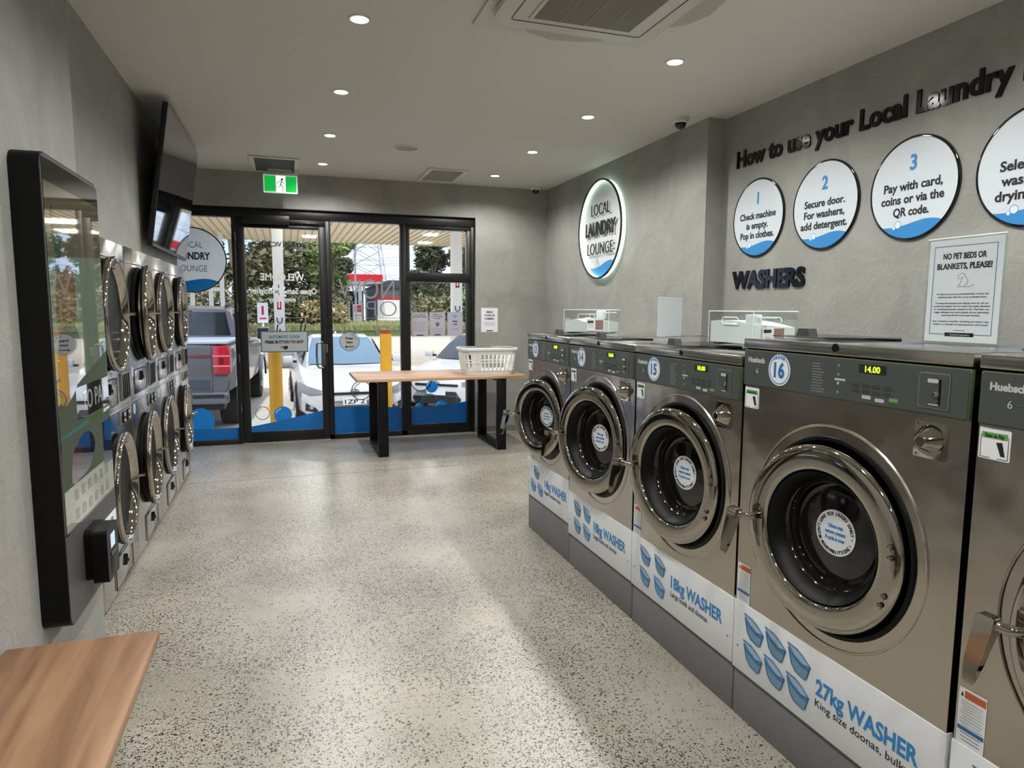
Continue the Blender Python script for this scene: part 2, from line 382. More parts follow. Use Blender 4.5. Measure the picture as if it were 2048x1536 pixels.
b = B(); b.box((-.83, 6.236, -.002), (1.54, 6.24, .0006), mat('joint_dark', (84, 80, 72), .8)); structure('trim_floor_joint', b)

# ------------------------------------------------------------------ shopfront glazing
def fbox(b, x0, z0, x1, z1, y0=GY, y1=GY + .1): b.box((x0, y0, z0), (x1, y1, z1), M_FRAME, .003)
b = B(); fbox(b, -2.0, 2.46, 2.15, 2.565, GY - .01); fbox(b, -2.0, 0, -.534, .053); fbox(b, .437, 0, 2.15, .053); fbox(b, 2.11, 0, 2.15, 2.565, GY - .005)
fbox(b, -.534, 0, -.489, 2.5); fbox(b, .437, 0, .492, 2.5); fbox(b, 1.267, 0, 1.33, 2.5); fbox(b, -.49, 2.392, .44, 2.47)
structure('trim_shopfront_frame', b)
def pane(name, x0, z0, x1, z1, fr=None):
    g = thing(name, ((x0 + x1) / 2, GY, z0), 0, None, None, kind='structure')
    Q = T(-(x0 + x1) / 2, -GY, -z0)
    b = B(); b.box((x0 - .012, GY + .045, z0 - .012), (x1 + .012, GY + .051, z1 + .012), M_GLASS, M=Q); b.build('pane', g)
    if fr:
        b = B(); w, t = fr
        for a in ((x0 - w, z0 - t, x0, z1 + t), (x1, z0 - t, x1 + w, z1 + t), (x0, z0 - t, x1, z0), (x0, z1, x1, z1 + t)):
            b.box((a[0], GY + .012, a[1]), (a[2], GY + .09, a[3]), M_FRAME, .002, Q)
        b.build('window_frame', g)
    return g
pane('window_1', -1.95, .053, -.534, 2.46)
pane('window_2', .492, .053, 1.267, 2.46)
b = B(); fbox(b, 1.33, .053, 2.11, .12, GY + .005); fbox(b, 1.33, 2.415, 2.11, 2.47, GY + .005); fbox(b, 1.33, 1.808, 2.11, 1.915, GY - .004); fbox(b, 1.33, .12, 1.378, 2.415, GY + .005); fbox(b, 2.062, .12, 2.11, 2.415, GY + .005)
structure('trim_casement_frame', b)
pane('window_3', 1.378, 1.915, 2.062, 2.415); pane('window_4', 1.378, .12, 2.062, 1.808)
# the glazed exit door
d = thing('door_1', (-.487, GY, 0), 0, None, None, kind='structure'); Q = T(.487, -GY, 0)
b = B()
for a in ((-.487, .012, -.405, 2.39), (.362, .012, .435, 2.39), (-.405, .012, .362, .125), (-.405, 2.358, .362, 2.39)): b.box((a[0], GY - .006, a[1]), (a[2], GY + .05, a[3]), M_FRAME, .003, Q)
b.build('door_leaf_frame', d)
b = B(); b.box((-.41, GY + .02, .12), (.367, GY + .026, 2.363), M_GLASS, M=Q); b.build('pane', d)
b = B(); b.box((-.42, GY - .07, 2.395), (.06, GY - .006, 2.487), M_FRAME, .006, Q); b.box((.06, GY - .03, 2.412), (.37, GY - .012, 2.43), M_FRAME, .002, Q); b.build('door_closer', d)
st = mat('handle_steel', (150, 146, 138), .3, 1)
b = B(); b.tube([(.372, GY - .01, 1.118), (.372, GY - .055, 1.118), (.33, GY - .06, 1.116), (.312, GY - .06, 1.09), (.308, GY - .06, .97), (.312, GY - .06, .86), (.33, GY - .06, .834), (.372, GY - .055, .832), (.372, GY - .01, .832)], .012, st, 10, M=Q); b.build('door_handle', d)
b = B(); b.box((.366, GY - .035, .85), (.405, GY - .006, 1.1), mat('lock_box', (66, 66, 64), .45), .004, Q); b.box((.412, GY - .02, 1.0), (.432, GY - .006, 1.09), st, .002, Q); b.build('door_lock', d)
for z in (.4, .95, 1.5, 2.25):
    b = B(); b.cyl((-.497, GY - .012, z - .045), (-.497, GY - .012, z + .045), .006, st, M=Q); b.build('hinge', d)
b = B(); b.box((-.45, GY - .02, -.001), (.43, GY + .05, .008), mat('threshold', (190, 190, 184), .35, .8)); structure('trim_threshold', b)

# decals and notices on the glass (they face the room; shop-window lettering reads from the street)
ZG = GY + .042
DM = frame((0, ZG, 0), (1, 0, 0), (0, 0, 1))                     # decal plane, local (x, z)
DMd = frame((0, GY + .017, 0), (1, 0, 0), (0, 0, 1))
def wavepoly(x0, x1, zb, f, n=28): return [(x0, zb)] + [(x1, zb)] + [(x1 + (x0 - x1) * i / n, f(x1 + (x0 - x1) * i / n)) for i in range(n + 1)]
def bubble(b, x, z, r, M, solid=False):
    if solid:
        b.disc(r, M_FILM, M @ T(x, z, 0), 0, 32); b.ring(r * .72, r * .82, mat('film_highlight', (190, 220, 240), .5), M @ T(x, z, .0006), 0, 12, R(105), R(165))
    else:
        b.ring(r * .9, r, M_TEAL, M @ T(x, z, 0), 0, 40); b.ring(r * .66, r * .74, M_TEAL, M @ T(x, z, 0), 0, 12, R(100), R(170))
FG = 'blue wave films on the shopfront glass'
b = B(); b.prism(wavepoly(-1.94, -.535, .054, lambda x: .178 + .03 * max(0, (-x - .86)) * 2), .0004, M_FILM, DM); bubble(b, -.92, .27, .14, DM, True)
b.build('wave_decal', label='blue wave film along the bottom of the pane beside the hinge side of the door', cat='window decal', group=FG)
b = B(); b.prism(wavepoly(-.404, .361, .126, lambda x: .19 + (.147 * ((x + .404) / .765) ** 1.15)), .0004, M_FILM, DMd); bubble(b, -.07, .305, .096, DMd, True); bubble(b, -.285, .332, .076, DMd)
b.build('wave_decal', label='blue wave film with one solid bubble rising to the right on the glass door', cat='window decal', group=FG)
b = B(); b.prism(wavepoly(.493, 1.266, .054, lambda x: .345 + .014 * math.cos((x - .75) * 5)), .0004, M_FILM, DM); bubble(b, .80, .55, .115, DM)
b.build('wave_decal', label='flat-topped blue film with a bubble outline on the wide pane behind the table', cat='window decal', group=FG)
b = B(); b.prism(wavepoly(1.379, 2.061, .121, lambda x: .32 + .055 * ((x - 1.38) / .68) ** 2), .0004, M_FILM, DM); bubble(b, 1.74, .31, .085, DM, True); bubble(b, 1.48, .32, .06, DM, True); bubble(b, 1.60, .385, .1, DM); bubble(b, 1.50, .64, .125, DM); bubble(b, 1.63, .565, .072, DM, True)
b.build('wave_decal', label='blue film with several bubbles on the narrow pane below the three posters', cat='window decal', group=FG)

def logo_face(b, r, M, d=.0006, z=0.):
    """LOCAL LAUNDRY LOUNGE roundel lettering and its little wave"""
    b.text('LOCAL', M_INK, M @ T(0, .38 * r, z), .2 * r, .66 * r, bold=-.012, d=d)
    b.text('LAUNDRY', M_INK, M @ T(0, .02 * r, z), .22 * r, 1.08 * r, bold=.035, d=d)
    b.text('LOUNGE', M_INK, M @ T(0, -.36 * r, z), .2 * r, .88 * r, bold=-.012, d=d)
def wave_segment(r, a0, a1, z0, amp, n=18):
    pts = [(r * math.cos(a0 + (a1 - a0) * i / n), r * math.sin(a0 + (a1 - a0) * i / n)) for i in range(n + 1)]
    xa, za = pts[-1]; xb, zb = pts[0]
    for i in range(1, n):
        t = i / n; pts.append((xa + (xb - xa) * t, za + (zb - za) * t + amp * math.sin(PI * 2 * (t ** .9)) * r + z0 * math.sin(PI * t) * r))
    return pts
b = B(); Q = DM @ T(-.935, 2.0, 0)
b.ring(.332, .345, M_INK, Q, .0004, 64); b.disc(.332, mat('decal_white', (206, 212, 214), .5, var=.02), Q, .0004, 64)
logo_face(b, .335, Q, .0004, .0012); b.prism(wave_segment(.331, R(222), R(318), .04, .05), .0003, M_FILM, Q @ T(0, 0, .001)); b.ring(.028, .034, M_FILM, Q @ T(-.13, -.2, .0012), seg=24)
b.build('round_window_decal', label='round white laundry logo sticker on the glass, half hidden by the television', cat='window decal')

def sheet_sign(name, label, cat, M, w, h, lines, group=None, paper=None, border=None, mark=None, foot=True, thick=.0012):
    """lines: (text, v of the baseline, cap height, width, material, bold)"""
    b = B(); b.box((-w / 2, -h / 2, 0), (w / 2, h / 2, thick), paper or M_PAPER, M=M)
    if border:
        e = .035 * w; t = .012 * w
        for a in ((-w / 2 + e, -h / 2 + e, w / 2 - e, -h / 2 + e + t), (-w / 2 + e, h / 2 - e - t, w / 2 - e, h / 2 - e), (-w / 2 + e, -h / 2 + e, -w / 2 + e + t, h / 2 - e), (w / 2 - e - t, -h / 2 + e, w / 2 - e, h / 2 - e)): b.sheet(*a, border, M, thick + .0004)
    for (s, v, c, ww, m, bo) in lines: b.text(s, m, M, c, ww, bold=bo, z=thick + .0003, d=.0002) if not M.is_identity and v is None else b.text(s, m, M @ T(0, v, 0), c, ww, bold=bo, z=thick + .0003, d=.0002)
    if mark: mark(b, M @ T(0, 0, thick + .0005))
    if foot: b.sheet(-.2 * w, -h / 2 + .035 * h, .2 * w, -h / 2 + .075 * h, M_INK, M, thick + .0006)
    return b.build(name, label=label, cat=cat, group=group)
def greek(b, M, w, v0, k, dv, m=None, th=.0035):
    for i in range(k): b.sheet(-w / 2 * (1 - .18 * (i % 3 == 2)), v0 - i * dv - th, w / 2 * (1 - .1 * (i % 2)), v0 - i * dv, m or M_INKG, M, 0)
def mk_pet(b, M): greek(b, M, .15, .03, 7, .017)
def mk_prop(b, M):
    b.prism([(-.022, .02), (.022, .02), (.022, -.012), (0, -.034), (-.022, -.012)], .0003, M_TEAL, M); greek(b, M, .15, -.05, 4, .017)
def mk_wifi(b, M):
    for r in (.016, .03, .044): b.ring(r - .008, r, M_BLUE, M @ T(0, .062, 0), 0, 12, R(45), R(135))
    greek(b, M, .09, -.055, 2, .015)
GP = 'notices taped to the window'
sheet_sign('window_poster', 'pale notice about pets taped to the glass, nearest the door of the row of three', 'poster', DM @ T(1.495, 1.312, -.004), .2, .285, [('NO PET BEDS OR', .105, .012, .13, M_INK, .03), ('BLANKETS, PLEASE', .082, .012, .16, M_INK, .03)], GP, M_PAPERB, M_INKG, mk_pet)
sheet_sign('window_poster', 'pale notice with a shield badge taped in the middle of the row on the glass', 'poster', DM @ T(1.707, 1.315, -.004), .19, .285, [('PROPERTY OF', .105, .012, .11, M_INK, .03), ('LOCAL LAUNDRY', .082, .012, .14, M_INK, .03), ('LOUNGE', .06, .012, .07, M_INK, .03)], GP, M_PAPERB, M_INKG, mk_prop)
sheet_sign('window_poster', 'pale notice with blue wireless waves taped to the glass by the wall', 'poster', DM @ T(1.922, 1.317, -.004), .19, .285, [('FREE', .02, .018, .06, M_INK, .04), ('WIFI', -.015, .018, .05, M_INK, .04)], GP, M_PAPERB, M_INKG, mk_wifi, foot=False)
sheet_sign('wall_notice', 'white paper notice about the camera on the grey wall right of the shopfront', 'notice', frame((2.322, YF - .001, 1.365), (1, 0, 0), (0, 0, 1)), .208, .29, [('SMILE', .085, .022, .085, M_INK, .04), ("YOU'RE ON", .045, .022, .13, M_INK, .04), ('CAMERA', .005, .022, .12, M_INK, .04)], None, M_PAPER, None, lambda b, M: greek(b, M, .14, -.03, 3, .016))
# automatic door sign and press-here disc
b = B(); Q = DMd @ T(-.028, 1.126, -.003)
b.prism(rrect(-.25, -.118, .25, .118, .008), .003, M_TEAL, Q); b.prism(rrect(-.238, -.106, .238, .106, .006), .001, mat('sign_grey', (188, 192, 194), .5), Q @ T(0, 0, .003))
b.text('AUTOMATIC DOOR', M_TEAL, Q @ T(0, .038, .0045), .032, .33, bold=.03); b.text('PRESS BUTTON TO EXIT', M_INK, Q @ T(0, -.018, .0045), .03, .41, bold=.045)
b.prism(loopback([(-.045, -.058), (-.01, -.054), (.008, -.046), (.03, -.05), (.032, -.075), (.012, -.086), (-.012, -.084), (-.012, -.066), (-.042, -.066)], 4), .0005, M_INK, Q @ T(0, 0, .0045))
b.build('door_sign', label='teal-edged rectangular sign with a pointing hand stuck to the glass door', cat='sign')
b = B(); Q = DM @ T(.678, 1.121, -.003); b.disc(.116, M_TEAL, Q, 0, 48); b.disc(.1, mat('sign_grey', (188, 192, 194)), Q, .001, 48)
b.text('Press', M_INK, Q @ T(0, .022, .0015), .026, .085, bold=.045); b.text('here', M_INK, Q @ T(0, -.022, .0015), .026, .07, bold=.045)
b.prism([(-.055, -.062), (-.03, -.045), (-.03, -.057), (.05, -.057), (.05, -.067), (-.03, -.067), (-.03, -.079)], .0005, M_INK, Q @ T(0, 0, .0015)); b.ring(.078, .086, M_TEAL, Q, .0018, 12, R(10), R(80))
b.build('press_here_sign', label='round teal-edged sign with a left arrow stuck on the glass beside the door handle', cat='sign')
# lettering that reads from outside (mirrored in here)
MM = lambda x, z, y=ZG: frame((x, y, z), (-1, 0, 0), (0, 0, 1))
b = B(); y = GY + .028
g = thing('door_lettering', (0, 0, 0), 0, 'white welcome and opening hours lettering seen reversed on the glass door', 'window lettering'); b.text('WELCOME', M_WHITEF, MM(-.03, 1.80, y), .075, .46, bold=.03); b.build('text_line', g); b = B(); b.text('Open 5am - Midnight', M_WHITEF, MM(0, 1.655, y), .062, .66, bold=.03); b.build('text_line', g); b = B(); b.text('every day', M_WHITEF, MM(-.04, 1.565, y), .056, .29, bold=.03)
b.build('text_line', g); b = B(); b.text('St Albans VIC 3021', M_INK, MM(-.02, 2.165, y), .05, .47, bold=.03); b.build('text_line', g)
b = B(); b.text('NOW', M_GREYF, MM(.885, 1.605), .235, .63, bold=-.008); b.text('OPEN', M_GREYF, MM(.875, 1.405), .185, .70, bold=-.02)
b.build('window_lettering', label='large thin grey lettering seen reversed on the wide pane right of the door', cat='window lettering')

# ------------------------------------------------------------------ washers
UP = Vector((0, 0, 1))
def bucket_icon(b, M, s):
    M = M @ Matrix.Diagonal((1.04, .82, 1, 1))
    b.prism([(-.46 * s, .3 * s), (.46 * s, -.02 * s), (.36 * s, -.52 * s), (.28 * s, -.6 * s), (-.12 * s, -.52 * s), (-.3 * s, -.3 * s)], .0003, M_BUCK, M)
    b.prism([(-.5 * s, .46 * s), (-.1 * s, .42 * s), (.18 * s, .28 * s), (.5 * s, .02 * s), (.18 * s, -.04 * s), (-.2 * s, .12 * s)], .0005, M_BUCKT, M)
    for k in range(4): b.sheet(-.3 * s + k * .05 * s, .36 * s - k * .09 * s, .1 * s + k * .06 * s, .375 * s - k * .09 * s, M_BUCK, M, .0008)
    b.tube([(x * s, y * s, .0006) for x, y in ((-.5, .46), (-.1, .42), (.18, .28), (.5, .02), (.18, -.04), (-.2, .12))], .026 * s, M_BLUED, 4, True, M=M)
    b.tube([(x * s, y * s, .0006) for x, y in ((-.46, .3), (-.3, -.3), (-.12, -.52), (.28, -.6), (.36, -.52), (.48, -.02))], .022 * s, M_BLUED, 4, M=M)
    b.tube([(-.42 * s, .18 * s, .0006), (-.18 * s, .02 * s, .0006), (.18 * s, -.14 * s, .0006), (.46 * s, -.14 * s, .0006)], .022 * s, M_BLUED, 4, M=M)
def washer(num, yc, w, zt, wz0, wz1, r1, r2, cx, cz, ang, size, sub, disp, nb, label):
    g = thing('washing_machine', (1.544, yc, 0), -PI / 2, label, 'washing machine', 'steel front-loading washers along the right wall')
    hw = w / 2 - .004; D = .98; zb = zt - .034; zp = zt - .165; hr = r1 + .008
    # cabinet with a round opening
    b = B(); b.holepanel(-hw, hw, wz1 - .01, zp + .01, 0, cz, hr, M_STEEL)
    for sx in (-1, 1): b.mesh([(sx * hw, 0, wz0), (sx * hw, D, wz0), (sx * hw, D, zb), (sx * hw, 0, zb)], [(0, 1, 2, 3)], M_STEEL)
    b.mesh([(-hw, D, wz0), (hw, D, wz0), (hw, D, zb), (-hw, D, zb)], [(0, 1, 2, 3)], M_STEEL)
    b.tube([(math.cos(a) * (r1 + .056), 0, cz + math.sin(a) * (r1 + .056)) for a in [2 * PI * i / 64 for i in range(64)]], .0045, M_STEEL, 6, True, flat=1)
    b.build('cabinet', g)
    FR = lambda x, z, y=0.: front(x, y, z)
    b = B(); b.lathe([(hr, .0), (hr + .004, -.006), (hr + .014, -.006), (hr + .016, .0)], M_BLACK, frame((0, 0, cz), (1, 0, 0), (0, 0, -1)), 64, (False, False))
    b.lathe([(hr, 0), (hr - .03, .06), (r2 + .02, .1), (r2 + .01, .16)], M_BLACK, frame((0, 0, cz), (1, 0, 0), (0, 0, -1)), 64, (False, False)); b.build('door_gasket', g)
    b = B(); b.lathe([(r2 + .01, .16), (r2 + .03, .2), (r2 + .03, .6)], mat('drum_steel', (120, 118, 114), .3, 1), frame((0, 0, cz), (1, 0, 0), (0, 0, -1)), 48, (False, True)); b.build('drum', g)
    # stainless top
    b = B(); b.box((-hw - .002, -.012, zb), (hw + .002, D, zt), M_TOPST, .004)
    b.build('top', g)
    b = B(); b.cyl((0, -.013, zt - .013), (0, -.0155, zt - .013), .011, M_BLACK, seg=20); b.cyl((0, -.011, zt - .013), (0, -.0135, zt - .013), .0145, M_CHROME, seg=20); b.build('top_lock', g)
    # smoked dispenser lid with a black grip
    kx, ky = {13: (.03, .05), 14: (-.165, .07), 15: (-.19, .06), 16: (-.27, .11), 17: (-.27, .11)}[num]
    b = B(); b.box((max(-hw + .02, kx - .16), ky - .02, zt + .006), (kx + .18, ky + .23, zt + .011), M_SMOKE, .001); b.box((max(-hw + .02, kx - .16), ky + .21, zt), (kx + .18, ky + .23, zt + .006), M_BLACK); b.build('dispenser_lid', g)
    b = B(); b.prism([(-.032, 0), (.032, 0), (.022, .026), (-.022, .026)], .035, mat('lid_grip', (52, 56, 54), .6), frame((kx, ky + .03, zt + .011), (1, 0, 0), (0, 0, 1))); b.build('lid_grip', g)
    # fascia
    b = B(); b.box((-hw, -.009, zp), (hw, .03, zb - .004), M_GREENL, .006); b.prism(rrect(-hw + .005, zp + .005, hw - .005, zb - .008, .01), .002, M_PANEL, FR(0, 0, -.0085))
    P = lambda x, z: FR(x, z, -.0112)
    b.text('Huebsch', M_INKL, P(-hw + .027, zb - .047), .017, .085, 'l', .05); b.text('6', M_INKL, P(-hw + .07, zb - .085), .018, .011, 'l', 0.); b.sheet(0, 0, .018, .004, M_GREENL, P(-hw + .09, zb - .078))
    ex = -.09 * w / .85
    for i in range(11): b.sheet(0, 0, random.uniform(.03, .06), .0028, M_INKG, P(ex, zb - .03 - i * .0085))
    for i, m_ in enumerate((M_INKG, M_INKG, M_INKL, M_GREEN)): b.disc(.0045, m_, P(ex + .105, zb - .028 - i * .026), seg=12)
    b.sheet(-.02, 0, .02, .006, M_INKL, P(ex + .112, zb - .072))
    for (u, v) in ((.21, .11), (.255, .114)): b.sheet(-.015, 0, .015, .01, M_INKL, P(ex + u, zb - v - .004))
    b.sheet(-.014, 0, .014, .01, M_GREEN, P(ex + .30, zb - .112))
    for i in range(4):
        for j in range(2): b.prism(rrect(-.013, -.005, .013, .005, .003, 2), .0002, mat('key_grey', (50, 53, 52), .5), P(ex + .17 + .036 * i, zb - .078 - j * .016))
    pn = b.build('control_panel', g)
    b = B(); Q = FR(-hw + .185 * w / .85, zb - .064, -.0118); rb = .052
    b.disc(rb, M_WHITE, Q, 0, 40); b.ring(rb * .84, rb * .91, M_BLUE, Q, .0004, 40, R(125), R(415)); b.arctext('WASHER', M_BLUE, Q, rb * .72, .0125, PI / 2, R(72), z=.0006)
    b.text(str(num), M_BLUED, Q @ T(0, -.024, .0004), .048, .05, bold=.035); b.build('number_badge', pn)
    b = B(); Q = FR(ex + .225, zb - .03, -.0118); b.sheet(-.045, -.012, .045, .012, M_INK, Q); b.text(disp, M_LED, Q @ T(.002, -.0085, .0004), .017, .05, bold=.01); b.build('display', pn)
    b = B(); Q = FR(hw - .095, zb - .067, -.0118); b.prism(rrect(-.043, -.045, .043, .045, .006), .0006, M_INKG, Q); b.prism(rrect(-.041, -.043, .041, .043, .005), .0012, M_PANEL, Q)
    b.prism(rrect(-.018, .02, .012, .03, .004), .0006, M_INKL, Q @ T(0, 0, .0013)); b.prism(rrect(.014, -.035, .02, .03, .002), .0006, M_BLACK, Q @ T(0, 0, .0013)); b.lathe([(.009, 0), (.007, .006), (.003, .009)], M_CHROME, Q @ T(.008, -.008, .001), 16); b.sheet(-.012, -.036, .016, -.033, M_INKL, Q, .002); b.build('coin_slot', pn)
    # coin box cover: square dished plate with a lock cone
    b = B(); Q = FR(hw - .094 - .008, zp - .064, 0)
    b.prism(rrect(-.047, -.047, .047, .047, .004), .004, M_CHROME, Q); b.lathe([(.041, .004), (.037, .012), (.024, .028), (.018, .038), (.015, .041), (.013, .039), (.005, .039)], M_CHROME, Q, 32, (False, True))
    for sx in (-1, 1):
        for sz in (-1, 1): b.lathe([(.004, .004), (.003, .007)], M_CHROME, Q @ T(.04 * sx, .04 * sz, 0), 10)
    b.build('coin_box_cover', g)
    # pay label (its square code left blank) and warning label
    b = B(); Q = FR(-hw + .041, zp - .042, -.001); b.prism(rrect(-.037, -.037, .037, .037, .004), .0006, M_WHITE, Q); b.sheet(-.03, .012, .03, .026, M_GREEN, Q, .001); b.text('Scan to Pay', M_INK, Q @ T(0, .015, .0012), .008, .045)
    for a in ((-.033, -.034, -.0315, .02), (.0315, -.034, .033, .02), (-.033, -.034, -.008, -.0325), (.008, -.034, .033, -.0325)): b.sheet(*a, M_INK, Q, .001)
    b.prism([(.004, .004), (.018, .006), (.026, -.026), (.016, -.026), (.01, -.01)], .0003, M_INK, Q @ T(0, 0, .001)); b.build('pay_label', g)
    if num != 14:
        b = B(); Q = FR(-hw + .041, wz1 + .072, -.001); b.sheet(-.035, -.072, .035, .072, M_WHITE, Q); b.sheet(-.02, .048, .033, .066, M_ORANGE, Q, .0006); b.prism([(-.03, .05), (-.023, .05), (-.0265, .062)], .0003, M_INK, Q @ T(0, 0, .0005))
        greek(b, Q @ T(0, 0, .0006), .056, .04, 9, .0075, M_INKL, .0025); b.sheet(-.033, -.036, .033, -.026, M_BLUED, Q, .0006); greek(b, Q @ T(0, 0, .0006), .05, -.04, 3, .009, M_INKG, .002); b.build('warning_label', g)
    # white kick panel with print
    b = B(); b.box((-hw - .003, -.003, wz0 + .004), (hw + .003, .02, wz1), M_WHITE, .0015); Q = FR(0, 0, -.0036); lx0 = -w / 2
    zz = wz0 + .145
    b.text(size + ' WASHER', M_BLUE, Q @ T(lx0 + (.415 if w > .8 else .40 * w + .04), zz - .02, 0), .05, .365, 'l', .03)
    b.text(sub, M_INK, Q @ T(lx0 + (.415 if w > .8 else .40 * w + .04), zz - .06, 0), .024, .43 if w > .8 else .27, 'l', .0)
    sl = {3: ((.18, .06), (.122, -.037), (.25, -.038)), 4: ((.131, .06), (.259, .06), (.131, -.04), (.259, -.04)), 6: ((.113, .061), (.225, .062), (.337, .062), (.113, -.038), (.225, -.037), (.337, -.04))}[nb]
    for (u, v) in sl: bucket_icon(b, Q @ T(lx0 + u, wz0 + (wz1 - wz0) * .5 + v, 0), .1 if w > .8 else .09)
    for sx in (-1, 1): b.lathe([(.004, 0), (.003, .002)], M_PLINTH, Q @ T(sx * (hw - .025), zz - .05, 0), 10)
    b.build('kick_panel', g)
    b = B(); b.box((-hw - .003, .006, 0), (hw + .003, .9, wz0 - .002), M_PLINTH, .004); b.build('plinth', g)
    # the door, left ajar on its right-hand hinge
    dx = yc - 0; c = Vector((0, cx - 1.544, cz)); a = ang
    ux = Vector((math.cos(a), math.sin(a), 0)); DR = frame(c, ux, UP)   # local x right, y up, z out
    b = B(); rm = (r1 + r2) / 2
    b.lathe([(r2 - .012, -.05), (r2 - .004, -.012), (r2, -.003), (r2 + .005, .001), (r2 + .010, .002), (rm - .008, .0035), (rm + .012, .0038), (r1 - .014, .0026), (r1 - .004, -.002), (r1, -.010), (r1 - .002, -.026), (r1 - .012, -.03), (r2 + .02, -.03)], M_CHROME, DR, 96, (False, False))
    dr = b.build('door', g, sharp=60)
    b = B(); b.lathe([(r1 - .012, -.028), (r1 - .02, -.034), (r2 + .03, -.036), (r2 + .02, -.06), (r2 - .01, -.06), (r2 - .01, -.03)], M_BLACK, DR, 64, (False, False)); b.lathe([(r2 - .006, -.008), (r2 - .02, -.02), (r2 * .82, -.05), (r2 * .8, -.06)], M_BLACK, DR, 64, (False, False)); b.build('door_seal', dr)
    b = B(); b.lathe([(r2 * .82, -.052), (r2 * .78, -.06), (r2 * .74, -.098), (r2 * .68, -.102), (r2 * .66, -.088), (r2 * .6, -.086), (0.001, -.084)], M_DKGL, DR, 64, (False, False)); b.lathe([(r2 * .82, -.052), (r2 * .80, -.14), (r2 * .66, -.17), (.001, -.175)], M_DKGL, DR, 48, (False, False)); b.build('door_glass', dr)
    b = B(); Q = DR @ T(.0, .004, -.083); rs = .0715 * (1 if r1 > .25 else .9)
    b.disc(rs, M_WHITE, Q, 0, 48); b.arctext("DON'T LEAVE YOUR LAUNDRY LONELY *", M_INK, Q, rs * .77, rs * .14, R(95), R(205), z=.0006, bold=.03); b.arctext("BE AROUND WHEN IT'S DONE *", M_INK, Q, rs * .77, rs * .14, R(-90), R(135), True, z=.0006, bold=.03)
    for i, s in enumerate(('Others may', 'remove contents', 'if cycle is over')): b.text(s, M_BLUE, Q @ T(0, rs * (.2 - .27 * i), .0006), rs * .16, rs * (.75, 1.02, .98)[i], bold=.03)
    b.build('door_sticker', dr)
    b = B(); hb = DR @ T(-r1, .006, 0)
    b.tube([(.055, 0, .0), (.052, 0, .03), (.04, 0, .046), (.0, 0, .052), (-.016, 0, .052)], [.014, .012, .012, .012, .011], M_CHROME, 14, M=hb)
    b.loft([[(-.006 + u + du, v, .052 + w_ - .24 * min(v, 0)) for du, w_ in ((-h_, -t_), (h_, -t_), (h_, t_), (-h_, t_))] for v, u, h_, t_ in ((.02, 0, .012, .008), (.014, 0, .021, .013), (-.02, -.002, .021, .012), (-.09, -.008, .018, .009), (-.132, -.010, .012, .005), (-.14, -.010, .008, .003))], M_CHROME, M=hb)
    b.build('door_handle', dr)
    for (u, v) in ((.247, .052), (.249, .022), (.236, -.09), (.228, -.118)):
        k = r1 / .282
        b = B(); b.lathe([(.0085, 0), (.0085, .004), (.006, .009), (.001, .0105)], M_CHROME, DR @ T(u * k, v * k, .006), 16); b.build('hinge_bolt', dr)
    return g
WR = [(13, 3.936, .715, 1.337, .237, .497, .243, .176, 1.467, .82, .292, '14kg', 'Regular medium loads', '8.00', 3, 'narrow steel washer numbered 13 at the far end of the row, its door furthest open'),
      (14, 3.193, .766, 1.337, .187, .442, .281, .207, 1.479, .818, .215, '18kg', 'Large loads and doonas', '10.00', 4, 'steel washer numbered 14, second from the window end, without the tall warning label'),
      (15, 2.412, .782, 1.337, .185, .440, .282, .208, 1.491, .813, .132, '18kg', 'Large loads and doonas', '10.00', 4, 'steel washer numbered 15, just before the taller machines begin'),
      (16, 1.591, .852, 1.402, .180, .443, .282, .206, 1.497, .817, .108, '27kg', 'King size doonas, bulky items', '14.00', 6, 'tall steel washer numbered 16 showing 14.00, with the pet notice on top'),
      (17, .728, .852, 1.402, .180, .443, .282, .206, 1.497, .817, .03, '27kg', 'King size doonas, bulky items', '14.00', 6, 'tall steel washer nearest the camera, only its left edge in view')]
for a in WR: washer(*a)

